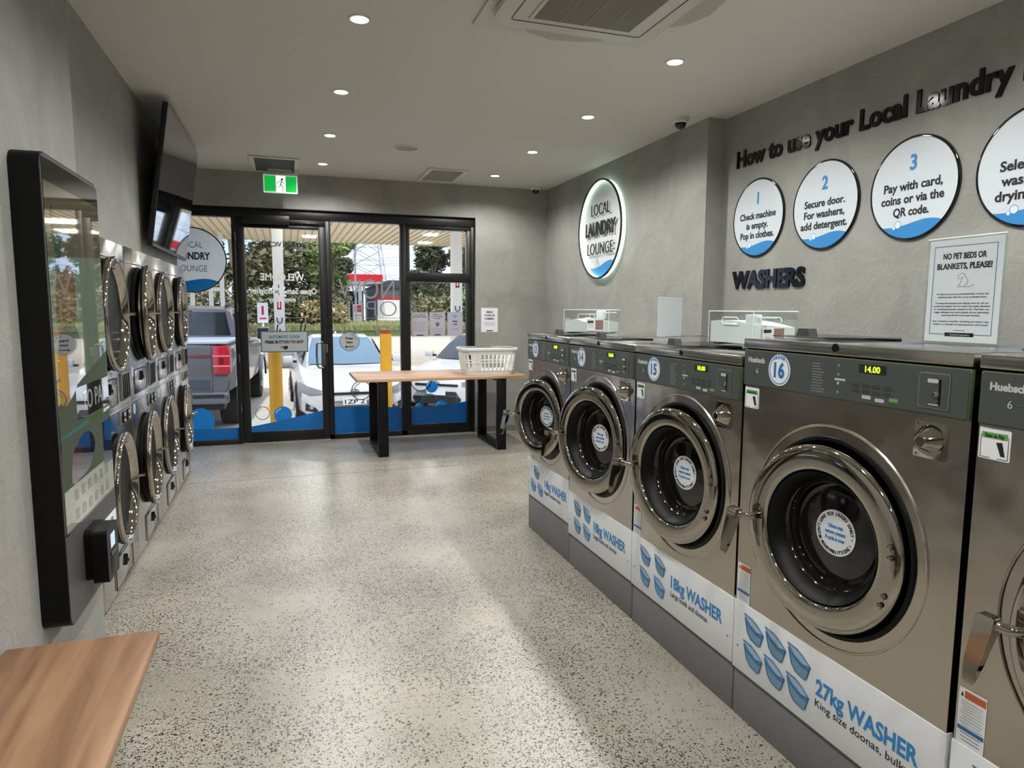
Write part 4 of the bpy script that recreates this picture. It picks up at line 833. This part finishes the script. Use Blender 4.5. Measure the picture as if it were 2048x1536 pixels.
b = B(); b.box((-.168, 0, 0), (.168, .03, .195), mat('exit_housing', (226, 230, 226), .4, emit=.5), .004); b.box((-.168, -.01, .178), (.168, .05, .205), M_OFFW, .003); b.box((-.12, .0, .2), (.12, .03, .249), M_OFFW, .003); b.build('housing', g)
EG = mat('exit_green', (14, 158, 62), .3, emit=1.1); EW = mat('exit_white', (240, 250, 242), .3, emit=1.3)
Q = front(0, -.0008, 0); b = B(); b.sheet(-.158, .012, .158, .172, EG, Q); b.sheet(-.045, .012, .05, .172, EW, Q, .0006)
D_ = mat('exit_man', (8, 70, 34), .4, emit=.15); M2 = Q @ T(.004, .086, .0012)
b.disc(.0125, D_, M2 @ T(.012, .052, 0), 0, 20)
for p, r in (([(.006, .034), (-.006, .0)], .011), ([(.006, .034), (-.022, .026), (-.036, .004)], .0055), ([(.004, .034), (.022, .012), (.042, .02)], .0055), ([(-.006, 0), (.018, -.02), (.012, -.06), (.026, -.066)], .008), ([(-.006, 0), (-.014, -.028), (-.046, -.03), (-.05, -.02)], .008)):
    b.tube([(x, y, .0005) for x, y in p], r, D_, 6, M=M2, flat=.06)
b.build('face', g)

# ------------------------------------------------------------------ forecourt outside
M_CONC = mat('forecourt_concrete', (196, 190, 181), .8, var=.07, scale=2.5)
def gz(y):
    P = ((8.06, -.14), (10.4, -.42), (18, -.43), (29, .2), (120, .35))
    if y <= P[0][0]: return P[0][1]
    for (a, za), (b_, zb) in zip(P, P[1:]):
        if y <= b_: return za + (zb - za) * (y - a) / (b_ - a)
    return P[-1][1]
b = B(); ys = [8.06, 10.4, 18, 29, 60, 120]
b.loft([[(-60, y, gz(y)), (80, y, gz(y)), (80, y, gz(y) - .3), (-60, y, gz(y) - .3)] for y in ys], M_CONC, True, smooth=False); b.build('ground_forecourt', kind='structure')
b = B(); b.box((-60, 46, .215), (80, 53, .25), mat('road_asphalt', (120, 118, 118), .85)); b.build('road', kind='structure')
b = B(); b.loft([[(x, y, z) for y, z in ((32, .15), (32.4, .45), (34, .55), (37, .72), (40, .7), (41, .2))] for x in (-60, 80)], mat('verge_soil', (96, 108, 62), .9, var=.3, scale=1.5), True, smooth=False); b.build('verge_bank', kind='structure')
b = B(); b.box((-30, 8.0, H + .25), (30, 8.3, H + .9), mat('shop_parapet', (150, 150, 148), .7)); b.build('wall_parapet', kind='structure')

def leafcloud(b, blobs, n, m, size, rnd):
    for _ in range(n):
        c, r = rnd.choice(blobs); v = Vector((rnd.gauss(0, 1), rnd.gauss(0, 1), rnd.gauss(0, 1))).normalized() * (r * rnd.random() ** .4)
        p = Vector(c) + Vector((v.x, v.y, v.z * .8)); a = Vector((rnd.gauss(0, 1), rnd.gauss(0, 1), rnd.gauss(0, .6))).normalized() * size * rnd.uniform(.6, 1.3); q = a.orthogonal().normalized() * size * .45
        q.rotate(Matrix.Rotation(rnd.random() * 6.28, 3, a))
        b.mesh([p - a, p + q, p + a, p - q], [(0, 1, 2, 3)], m)
L1 = mat('leaf_olive', (128, 124, 90), .7, var=.35, scale=2); L2 = mat('leaf_dark', (100, 104, 76), .7, var=.35, scale=2); L3 = mat('leaf_bright', (136, 150, 96), .7, var=.3, scale=2); L4 = mat('leaf_dry', (176, 162, 116), .8, var=.3, scale=2)
BARK = mat('bark', (134, 116, 98), .9, var=.25, scale=8)
def tree(x, y, h, r, m, n, label, seed, trunk=.16, low=.3):
    rnd = random.Random(seed); g = thing('tree', (x, y, gz(y)), 0, label, 'tree', 'trees beyond the forecourt')
    b = B(); b.tube([(0, 0, 0), (.1, 0, h * .25), (-.05, .05, h * .5), (.12, 0, h * .8)], [trunk, trunk * .8, trunk * .6, trunk * .25], BARK, 8)
    bl = []
    for i in range(9):
        a = rnd.random() * 6.28; rr = r * rnd.uniform(.2, .75); z = h * rnd.uniform(low, .92); c = (rr * math.cos(a), rr * math.sin(a), z); bl.append((c, r * rnd.uniform(.3, .5)))
        b.tube([(0, 0, z * .55), (c[0] * .5, c[1] * .5, z * .8), c], [trunk * .35, trunk * .2, trunk * .08], BARK, 5)
    b.build('trunk', g); b = B(); leafcloud(b, bl, int(n * 2.2), m, .2, rnd); tag(b.build('crown', g, normals=False), kind=None)
TR = [(-7.5, 37, 9, 3.6, L2, 2600, 'dark tree far behind the grey pickup, seen above its cab'), (-2.6, 38, 9.5, 3.2, L1, 3600, 'tall olive gum tree left of the white forecourt column'), (.3, 37.5, 9, 3.0, L1, 3600, 'broad olive gum tree directly behind the white forecourt column'),
      (2.3, 36.5, 6.2, 1.7, L3, 2200, 'brighter green tree right of the white forecourt column'), (2.9, 43, 5.2, 1.5, L2, 1500, 'small dark tree just left of the red canopy'), (9.2, 44, 7.6, 2.6, L2, 2400, 'grey-green tree seen through the small top casement pane'), (11.5, 45, 6.5, 2.3, L1, 1800, 'olive tree behind the second column beyond the posters'), (-13, 40, 10, 4, L1, 2400, 'large olive tree furthest toward the dryers side')]
for k, a in enumerate(TR): tree(*a[:6], a[6], 20 + k)
def shrub(x, y, r, m, n, label, seed):
    rnd = random.Random(seed); r *= 1.5; n = int(n * 1.8); g = thing('shrub', (x, y, .5 if 32 < y < 41 else gz(y)), 0, label, 'shrub', 'shrubs along the verge'); b = B(); leafcloud(b, [((rnd.uniform(-r, r) * .6, rnd.uniform(-.3, .3), r * rnd.uniform(.3, .7)), r * .6) for _ in range(5)], n, m, .15, rnd); b.build('foliage', g, normals=False)
for k, (x, y, r, m, n, t) in enumerate([(-2.9, 35, 1.5, L1, 900, 'olive shrub left of the small white post sign'), (-1.4, 35.3, 1.2, L2, 800, 'dark shrub behind the small white post sign'), (.9, 35.5, 1.3, L2, 900, 'dark shrub right of the white column'), (1.9, 34.6, .8, L4, 700, 'dry straw-coloured grass clump on the verge'), (7.8, 36, 1.2, L1, 800, 'olive shrub below the casement trees'), (9.4, 36, 1.3, L3, 800, 'bright shrub beside the second column'), (-6.5, 36, 1.4, L2, 800, 'dark shrub behind the pickup cab')]): shrub(x, y, r, m, n, t, 50 + k)
rnd = random.Random(3); b = B()
for _ in range(9000):
    x = rnd.uniform(-8, 16); y = rnd.uniform(32.2, 37); z = .5 + .04 * (y - 33); hh = rnd.uniform(.12, .3)
    b.mesh([(x - .05, y, z), (x + .05, y, z), (x + rnd.uniform(-.06, .06), y + rnd.uniform(-.06, .06), z + hh)], [(0, 1, 2)], L3 if rnd.random() < .75 else L4)
b.build('verge_grass', normals=False, label='strip of rough green grass along the verge behind the cars', cat='grass', kind='stuff')
b = B()                                                          # paling rail fence on the verge
for k in range(9): b.cyl((-4 + k * 1.6, 32.0, .1), (-4 + k * 1.6, 32.0, 1.15), .03, BARK, seg=6)
for z in (.7, 1.05): b.cyl((-4, 32, z), (8.8, 32, z), .012, M_INKG, seg=5)
b.build('wire_fence', label='thin post and wire fence along the front of the verge', cat='fence')

# petrol canopy
SOF = mat('canopy_soffit', (240, 226, 202), .7, var=.05, emit=.0)
g = thing('forecourt_canopy', (2, 24, 4.3), 0, 'beige ribbed canopy roof over the forecourt', 'canopy')
b = B(); b.box((-26, -6, .0), (26, 6.6, .6), SOF)
b.build('deck', g)
b = B()
for i in range(208): b.box((-26 + i * .25, -6, -.03), (-26 + i * .25 + .035, 6.6, .0), mat('soffit_joint', (190, 176, 150), .8))
b.build('soffit_ribs', g)
for k, (x, y) in enumerate(((-1.4, -2.2), (-1.3, 3.8), (3.0, 1.4), (3.4, 4.6))):
    b = B(); b.box((x, y, -.06), (x + .5, y + .5, -.036), mat('canopy_fill_lamp', (255, 252, 240), .4, emit=3)); b.build('canopy_light', g)
    ld = bpy.data.lights.new('canopy_fill_lamp', 'AREA'); ld.energy = 150; ld.size = 1.2; lo = bpy.data.objects.new('canopy_fill_lamp', ld); COL.objects.link(lo); lo.location = (x + .25, y + .25, -.07); lo.parent = g  # area lamp added to brighten the ground and bounce light onto the soffit
def column(x, y, w, label, signs):
    g = thing('canopy_column', (x, y, gz(y)), 0, label, 'column', 'white canopy columns'); h = 4.31 - gz(y)
    b = B(); b.box((-w / 2, -w / 2, 0), (w / 2, w / 2, h), mat('column_white', (224, 222, 218), .6, var=.02)); b.build('shaft', g)
    for z, hh, kind in signs:
        b = B(); Q = front(0, -w / 2 - .004, z)
        b.sheet(-w * .42, 0, w * .42, hh, M_WHITE, Q)
        if kind == 'red': b.sheet(-w * .36, .05 * hh, w * .36, hh * .6, M_RED, Q, .002); b.tube([(-w * .18, hh * .12, .004), (0, hh * .5, .004), (w * .18, hh * .12, .004)], .012, M_WHITE, 4, M=Q); b.prism([(-w * .2, hh * .72), (w * .2, hh * .72), (0, hh * .92)], .002, M_RED, Q)
        elif kind == 'bars': b.sheet(-w * .2, hh * .1, -w * .07, hh * .9, M_RED, Q, .002); b.sheet(w * .07, hh * .1, w * .2, hh * .9, M_RED, Q, .002); b.sheet(-w * .2, hh * .1, w * .2, hh * .25, M_RED, Q, .002)
        elif kind == 'post': b.sheet(-.02, hh * .1, .02, hh * .95, M_RED, Q, .002)
        elif kind == 'hose': b.tube([(-w * .25, hh * .8, .02), (-w * .2, hh * .3, .03), (0, hh * .15, .03), (w * .2, hh * .3, .03), (w * .25, hh * .8, .02)], .015, M_INK, 6, M=Q)
        b.build('safety_sign', g)
column(-.2, 22, .31, 'white canopy column with red safety signs seen through the glass door', [(2.05, .36, 'post'), (1.62, .3, 'bars'), (1.18, .28, 'hose'), (.52, .62, 'red')])
column(5.35, 22, .32, 'white canopy column with a red sign seen through the casement panes', [(2.35, .35, 'bars'), (1.55, .3, 'hose')])
g = thing('fuel_pump', (-.05, 21.3, gz(21.3)), 0, 'pale fuel pump with black hoses at the foot of the column', 'fuel pump')
b = B(); b.box((-.5, -.25, 0), (.5, .25, 1.02), mat('pump_grey', (168, 172, 172), .5), .02); b.build('cabinet', g)
b = B(); b.box((-.42, -.26, .68), (.42, -.24, .98), mat('pump_face', (84, 92, 96), .4)); b.build('display', g)
for x in (.3, .42, -.36):
    b = B(); b.tube([(x, -.27, .9), (x + .06, -.36, .7), (x + .05, -.36, .3), (x + .02, -.3, .5), (x + .16, -.2, 1.25)], .02, M_BLACK, 6); b.build('hose', g)
# bollards, line, sign posts
for (x, y, label) in ((-.17, 10.0, 'yellow safety bollard behind the glass door'), (1.45, 10.6, 'yellow safety bollard with a red-brown top behind the wide pane')):
    g = thing('safety_bollard', (x, y, gz(y) - .02), 0, label, 'bollard', 'yellow bollards outside'); h = 1.19 - gz(y)
    b = B(); b.lathe([(.09, 0), (.09, h - .06)], M_YEL, I4, 28); b.build('post', g)
    b = B(); b.lathe([(.091, h - .06), (.091, h), (.08, h + .004)], mat('bollard_top', (150, 70, 36), .5), I4, 28); b.build('cap_band', g)
b = B(); b.prism([(-.55, 11.2), (-.43, 11.2), (-.2, 15.5), (-.32, 15.5)], .004, M_YEL, T(0, 0, -.428)); b.build('parking_line', label='yellow painted parking line on the concrete beside the pickup', cat='parking line')
g = thing('post_sign', (-.62, 20, gz(20)), 0, 'small white sign on a thin white post left of the column', 'post sign'); b = B(); b.cyl((0, 0, 0), (0, 0, 1.9), .025, M_WHITE, seg=8); b.build('post', g); b = B(); b.box((-.14, -.03, 1.4), (.14, -.02, 1.95), M_WHITE); b.box((-.03, -.034, 1.62), (.03, -.029, 1.86), M_RED); b.box((-.09, -.034, 1.5), (.09, -.029, 1.54), M_RED); b.build('plate', g)
g = thing('warning_sign', (-4.35, 30, gz(30)), 0, 'orange diamond road sign beyond the pickup roof', 'road sign'); b = B(); b.cyl((0, 0, 0), (0, 0, 1.7), .03, M_INKG, seg=6); b.build('post', g)
b = B(); b.prism([(-.28, 0), (0, -.28), (.28, 0), (0, .28)], .02, mat('sign_orange', (232, 158, 40), .5), front(0, -.04, 1.75)); b.sheet(-.02, -.02, .02, .12, M_INK, front(0, -.066, 1.75)); b.sheet(-.02, -.09, .02, -.05, M_INK, front(0, -.066, 1.75)); b.sheet(-.2, -.42, .2, -.32, mat('sign_orange'), front(0, -.05, 1.75)); b.build('plate', g)
# white portal frame behind the pickup
g = thing('white_gantry', (-3.2, 27, gz(27)), 0, 'white steel portal frame behind the pickup cab', 'gantry')
for x in (-.55, .0, .62, 1.0):
    b = B(); b.box((x - .07, -.07, 0), (x + .07, .07, 4.1), M_WHITE); b.build('post', g)
b = B(); b.box((-.55, -.06, 2.0), (1.0, .06, 2.14), M_WHITE); b.build('crossbar', g)
# far petrol station, building, pylon, poles, wires
g = thing('distant_petrol_station', (4.6, 60, gz(60)), 0, 'distant red-banded petrol station canopy across the road', 'petrol station')
b = B(); b.box((-2.0, 0, 3.55), (3.45, 9, 4.15), M_RED); b.build('red_canopy', g)
b = B(); b.box((-2.0, .3, 3.4), (3.3, 9, 3.56), M_WHITE); b.build('soffit', g)
for x in (-1.2, 1.8):
    b = B(); b.box((x - .15, 3, 0), (x + .15, 3.4, 3.45), M_WHITE); b.build('post', g)
for x in (-.9, .4, 1.5):
    b = B(); b.box((x - .4, 2.5, 0), (x + .4, 3.2, 1.6), mat('pump_far', (206, 200, 196), .6)); b.box((x - .3, 2.46, .9), (x + .3, 2.5, 1.5), M_RED if x > 1 else M_INKG); b.build('pump', g)
b = B(); b.box((-2.5, 8, 0), (2.6, 9, 2.9), mat('station_dark', (62, 64, 62), .7, var=.3, scale=3)); b.build('shop', g)
g = thing('dark_shop_building', (11.2, 62, gz(62)), 0, 'dark grey low building with a red stripe right of the red canopy', 'building')
b = B(); b.box((-3.6, 0, 0), (4.2, 8, 3.2), mat('shed_dark', (84, 86, 92), .7)); b.build('wall', g); b = B(); b.prism([(-3.8, 3.1), (4.3, 3.1), (3.9, 3.75), (-2.4, 3.75)], 8.4, mat('roof_dark', (62, 64, 70), .7), frame((0, 8.2, 0), (1, 0, 0), (0, 0, 1))); b.build('roof', g)
b = B(); b.box((-3.6, -.05, 2.1), (4.2, .0, 2.3), M_RED); b.build('red_stripe', g); b = B(); b.box((-3.4, -.06, .1), (-.6, .0, 2.0), mat('shed_light', (214, 206, 200), .7)); b.build('white_panel', g)
g = thing('power_pylon', (13.6, 120, gz(120)), 0, 'tall steel lattice power pylon in the distance', 'pylon'); PM = mat('pylon_steel', (150, 154, 160), .6)
b = B(); lv = [(0, 3.4), (6, 2.7), (11, 2.1), (15.5, 1.6), (20, 1.2), (28, .8)]
for sx in (-1, 1):
    for sy in (-1, 1): b.tube([(sx * w, sy * w, z) for z, w in lv], .09, PM, 4)
for (z0, w0), (z1, w1) in zip(lv, lv[1:]):
    k = 2 if z0 < 16 else 3
    for j in range(k):
        za = z0 + (z1 - z0) * j / k; zb = z0 + (z1 - z0) * (j + 1) / k; wa = w0 + (w1 - w0) * j / k; wb = w0 + (w1 - w0) * (j + 1) / k
        for sy in (-1, 1):
            b.cyl((-wa, sy * wa, za), (wb, sy * wb, zb), .06, PM, seg=4); b.cyl((wa, sy * wa, za), (-wb, sy * wb, zb), .06, PM, seg=4)
            b.cyl((sy * wa, -wa, za), (sy * wb, wb, zb), .05, PM, seg=4)
b.build('lattice', g)
b = B(); [b.tube([(-7, 0, z), (0, 0, z + .5), (7, 0, z)], .12, PM, 4) for z in (19, 23, 27)]; b.build('cross_arms', g)
for i in range(15):
    z0 = 6.0 + i * .75; b = B(); b.tube([(-21.6 + 40 * t, -20 + 6 * (i % 3), z0 - .35 + 3.2 * t * (1 if i % 2 else -.4) - 2.2 * math.sin(PI * t)) for t in [k / 10 for k in range(11)]], .028, M_INKG, 3); b.build('power_line', g)
for (x, y, h, r, label) in ((4.95, 52, 6.2, .07, 'thin pale pole left of the red canopy middle'), (9.6, 58, 9.2, .08, 'tall street light pole right of the pylon'), (9.6, 50, 5.0, .05, 'short thin pole at the mullion beside the casement'), (2.05, 45, 6.3, .06, 'pale pole behind the bright green tree')):
    g = thing('utility_pole', (x, y, gz(y)), 0, label, 'pole', 'poles beyond the road'); b = B(); b.cyl((0, 0, 0), (0, 0, h), r, PM, seg=8); b.build('shaft', g)
    b = B(); b.cyl((0, 0, h - .1), (-.9 if h > 8 else .5, 0, h), r * .5, PM, seg=6); b.cyl((-.7 if h > 8 else -.5, 0, h - .7), (.7 if h > 8 else .5, 0, h - .7), r * .4, PM, seg=6); b.build('arm', g)

# vehicles (local: nose toward -Y at y=0, wheels on z=0)
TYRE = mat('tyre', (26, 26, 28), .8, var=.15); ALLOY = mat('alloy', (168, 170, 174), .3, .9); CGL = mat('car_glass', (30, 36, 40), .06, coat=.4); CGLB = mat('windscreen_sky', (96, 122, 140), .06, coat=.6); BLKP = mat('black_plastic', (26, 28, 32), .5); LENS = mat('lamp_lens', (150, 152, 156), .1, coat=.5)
def wheel(g, x, y, r, w, side):
    b = B(); Q = frame((x, y, r), (0, 1, 0), (0, 0, 1)) if side > 0 else frame((x, y, r), (0, -1, 0), (0, 0, 1))
    b.lathe([(r * .62, -w), (r * .95, -w), (r, -w * .85), (r, -.03), (r * .95, 0), (r * .64, 0)], TYRE, Q, 28, (True, False)); o = b.build('wheel', g)
    b = B(); b.lathe([(r * .64, -.004), (r * .6, -.02), (r * .2, -.01), (.001, -.004)], mat('rim_dark', (60, 62, 66), .4, .7), Q, 28, (False, False))
    for k in range(5): a = k * 2 * PI / 5; b.tube([(r * .1 * math.cos(a), r * .1 * math.sin(a), .002), (r * .62 * math.cos(a + .12), r * .62 * math.sin(a + .12), -.004)], .028, ALLOY, 6, M=Q)
    b.build('rim', o)
def hull(st):
    rings = []
    for (y, zb, zt, hw) in st:
        zm = zb + (zt - zb) * .55; half = [(hw * .86, zb), (hw * .97, zb + .08), (hw, zm), (hw * .985, zt - .09), (hw * .9, zt - .015), (hw * .5, zt + .012), (0, zt + .02)]
        rings.append([(x, y, z) for x, z in half] + [(-x, y, z) for x, z in half[-2::-1]])
    return rings
def cabin(st): return [[(x, y, z) for x, z in ((hb, zb), (ht, zt - .05), (ht * .88, zt), (0, zt + .015), (-ht * .88, zt), (-ht, zt - .05), (-hb, zb))] for (y, zb, zt, hb, ht) in st]
def sedan(loc, rot, paint, label, screen=None, plate=''):
    g = thing('car', loc, rot, label, 'car')
    b = B(); b.loft(hull([(0, .34, .56, .60), (.03, .24, .62, .74), (.14, .19, .70, .83), (.45, .17, .77, .875), (.95, .17, .86, .89), (1.3, .17, .92, .89), (2.0, .17, .95, .89), (3.3, .17, .97, .89), (4.05, .2, 1.02, .87), (4.45, .28, .99, .8), (4.58, .42, .9, .68)]), paint)
    b.loft(cabin([(1.15, .88, .90, .70, .68), (1.55, .9, 1.12, .74, .66), (2.05, .92, 1.385, .74, .585), (2.5, .93, 1.43, .74, .57), (3.2, .95, 1.39, .74, .57), (4.05, .98, 1.03, .70, .62)]), paint); b.build('body', g, sharp=28)
    b = B(); b.loft([[(-.655, 1.235, .935), (0, 1.18, .93), (.655, 1.235, .935)], [(-.60, 1.72, 1.20), (0, 1.67, 1.215), (.60, 1.72, 1.20)], [(-.525, 2.07, 1.365), (0, 2.0, 1.385), (.525, 2.07, 1.365)]], screen or CGLB, False, closed=False, M=T(0, -.025, .02)); b.build('windscreen', g)
    for s in (-1, 1):
        b = B(); b.mesh([(s * .745, 1.5, .97), (s * .60, 2.1, 1.35), (s * .585, 3.1, 1.35), (s * .735, 3.7, 1.02)], [(0, 1, 2, 3)], CGL, T(s * .012, 0, 0)); b.build('side_window', g)
        b = B(); b.loft([[(s * x, y, z) for x, y, z in q] for q in ([(.50, -.005, .60), (.52, .0, .55), (.53, .02, .52)], [(.70, .03, .67), (.72, .02, .60), (.71, .03, .54)], [(.85, .30, .73), (.86, .26, .66), (.845, .2, .58)])], LENS, False, closed=False, M=T(s * .012, -.02, .015)); b.build('headlight', g)
        b = B(); b.prism([(-.1, -.05), (.11, .06), (.12, -.06), (-.06, -.1)] if s > 0 else [(.1, -.05), (-.11, .06), (-.12, -.06), (.06, -.1)], .02, BLKP, front(s * .66, .035, .36)); b.lathe([(.035, 0), (.03, .006)], LENS, front(s * .68, .012, .345), 16); b.build('fog_lamp', g)
        b = B(); b.box((s * .98 - .09, 1.5, .95), (s * .98 + .09, 1.62, 1.08), paint, .03); b.box((s * .88 - .05, 1.52, .96), (s * .88 + .05, 1.58, 1.0), BLKP); b.build('mirror', g)
        for y in (.85, 3.55):
            b = B(); b.disc(.365, BLKP, frame((s * .893, y, .33), (0, 1, 0), (0, 0, 1)), 0, 32); b.build('wheel_arch', g)
            wheel(g, s * .90, y, .315, .2, s)
    b = B(); b.prism([(-.42, .2), (.42, .2), (.5, .30), (.40, .44), (-.40, .44), (-.5, .30)], .04, BLKP, front(0, .04, 0)); b.prism(rrect(-.44, .535, .44, .575, .015), .03, BLKP, front(0, .02, 0)); b.build('grille', g)
    b = B(); Q = front(0, -.016, .578); [b.tube([(a * math.cos(t), c_ * math.sin(t) + oz, 0) for t in [2 * PI * k / 24 for k in range(24)]], .006, M_CHROME, 5, True, Q) for a, c_, oz in ((.072, .047, 0), (.022, .045, 0), (.046, .018, .022))]; b.build('emblem', g)
    b = B(); b.box((-.19, -.022, .37), (.19, -.008, .48), M_WHITE); b.text(plate, M_INK, front(0, -.0225, .388), .07, .32, bold=.02) if plate else None; b.build('number_plate', g)
    b = B(); b.prism([(0, 0), (.2, 0), (.17, .06), (.12, .065)], .03, paint, frame((-.015, 3.0, 1.40), (0, 1, 0), (0, 0, 1))); b.build('antenna_fin', g)
    return g
WP = mat('white_car_paint', (204, 205, 207), .22, var=.01, coat=.6)
sedan((1.02, 11.25, -.44), R(1.5), WP, 'white sedan parked nose-in behind the wide pane', plate='1ZP 2')
sedan((2.56, 12.1, -.44), R(-40), WP, 'white car parked at an angle behind the posters', CGL)
sedan((3.2, 52, .25), R(82), WP, 'distant white car passing on the road below the red canopy')
# grey pickup seen from behind (tail at y=0, nose toward +Y)
GP_ = mat('grey_pickup_paint', (102, 104, 110), .3, .3, var=.02, coat=.6)
g = thing('pickup_truck', (-1.83, 11.0, -.43), R(-3.5), 'grey pickup truck with a red tail light parked left of the door', 'pickup truck')
b = B(); b.loft(hull([(0, .62, 1.34, .98), (.05, .60, 1.38, 1.0), (.9, .58, 1.39, 1.01), (1.75, .58, 1.38, 1.01), (1.9, .5, 1.32, 1.0), (3.9, .5, 1.3, 1.0), (4.6, .55, 1.27, 1.0), (5.4, .58, 1.22, .97), (5.75, .65, 1.12, .88)]), GP_)
b.loft(cabin([(1.72, 1.28, 1.32, .95, .95), (1.8, 1.28, 1.9, .95, .80), (2.1, 1.28, 1.95, .95, .79), (3.4, 1.28, 1.94, .95, .78), (4.2, 1.25, 1.32, .95, .86)]), GP_)
for s in (-1, 1):
    for y in (1.2, 4.75): b.loft([[(s * (1.0 + .05 * k), y + rr * math.cos(t), max(.45, .42 + rr * math.sin(t))) for t in [PI * q / 12 for q in range(13)]] for k, rr in ((0, .56), (1, .54), (1, .46))], GP_, False, closed=False)
b.build('body', g, sharp=28)
b = B(); b.box((-.76, -.025, .66), (.76, .03, 1.37), GP_, .03); b.box((-.74, -.032, 1.19), (.74, -.02, 1.23), mat('dark_red_strip', (112, 50, 56), .3)); b.box((-.72, -.03, .72), (.72, -.015, .86), mat('tailgate_recess', (70, 76, 88), .4, .3)); b.build('tailgate', g)
b = B(); b.box((-.98, .02, 1.385), (.98, 1.72, 1.425), mat('tonneau', (170, 178, 190), .4), .01); b.build('tonneau_cover', g)
b = B(); b.mesh([(-.80, 1.755, 1.45), (.80, 1.755, 1.45), (.72, 1.80, 1.85), (-.72, 1.80, 1.85)], [(0, 1, 2, 3)], CGL, T(0, -.02, 0)); b.build('rear_window', g)
RL = mat('tail_red', (168, 30, 46), .2, var=.1, coat=.3)
for s in (-1, 1):
    b = B(); b.box((s * .89 - .12, -.03, .93), (s * .89 + .12, .16, 1.36), RL, .025)
    for z in (1.06, 1.21): b.box((s * .89 - .118, -.036, z - .012), (s * .89 + .118, -.02, z + .012), mat('tail_pink', (222, 120, 130), .2))
    b.box((s * .89 - .03, -.037, 1.09), (s * .89 + .03, -.03, 1.18), mat('tail_dark', (110, 24, 36), .2)); b.build('tail_light', g)
    b = B(); b.box((s * 1.16 - .12, 3.55, 1.3), (s * 1.16 + .12, 3.68, 1.55), GP_, .04); b.box((s * 1.16 - .1, 3.54, 1.33), (s * 1.16 + .1, 3.56, 1.52), BLKP); b.build('mirror', g)
    b = B(); b.mesh([(s * .955, 1.95, 1.4), (s * .82, 2.05, 1.83), (s * .80, 3.4, 1.83), (s * .94, 3.95, 1.4)], [(0, 1, 2, 3)], CGL, T(s * .012, 0, 0)); b.build('side_window', g)
    b = B(); b.tube([(s * .70, 2.0, 1.95), (s * .70, 2.1, 2.0), (s * .70, 3.2, 1.99), (s * .70, 3.3, 1.94)], .02, BLKP, 6); b.build('roof_rail', g)
    for y in (1.2, 4.75): wheel(g, s * .98, y, .41, .27, s)
b = B(); b.box((-.98, -.16, .50), (.98, .06, .68), mat('bumper_chrome', (132, 136, 142), .25, .8), .04); b.box((.5, -.165, .60), (.93, -.15, .65), BLKP); b.box((-.93, -.165, .60), (-.5, -.15, .65), BLKP); b.build('bumper', g)
b = B(); b.box((.28, -.28, .36), (.36, -.05, .44), BLKP); b.lathe([(.03, 0), (.03, .06), (.001, .09)], M_CHROME, T(.32, -.25, .44), 16); b.box((-.9, .0, .4), (.9, .3, .55), BLKP); b.build('tow_hitch', g)
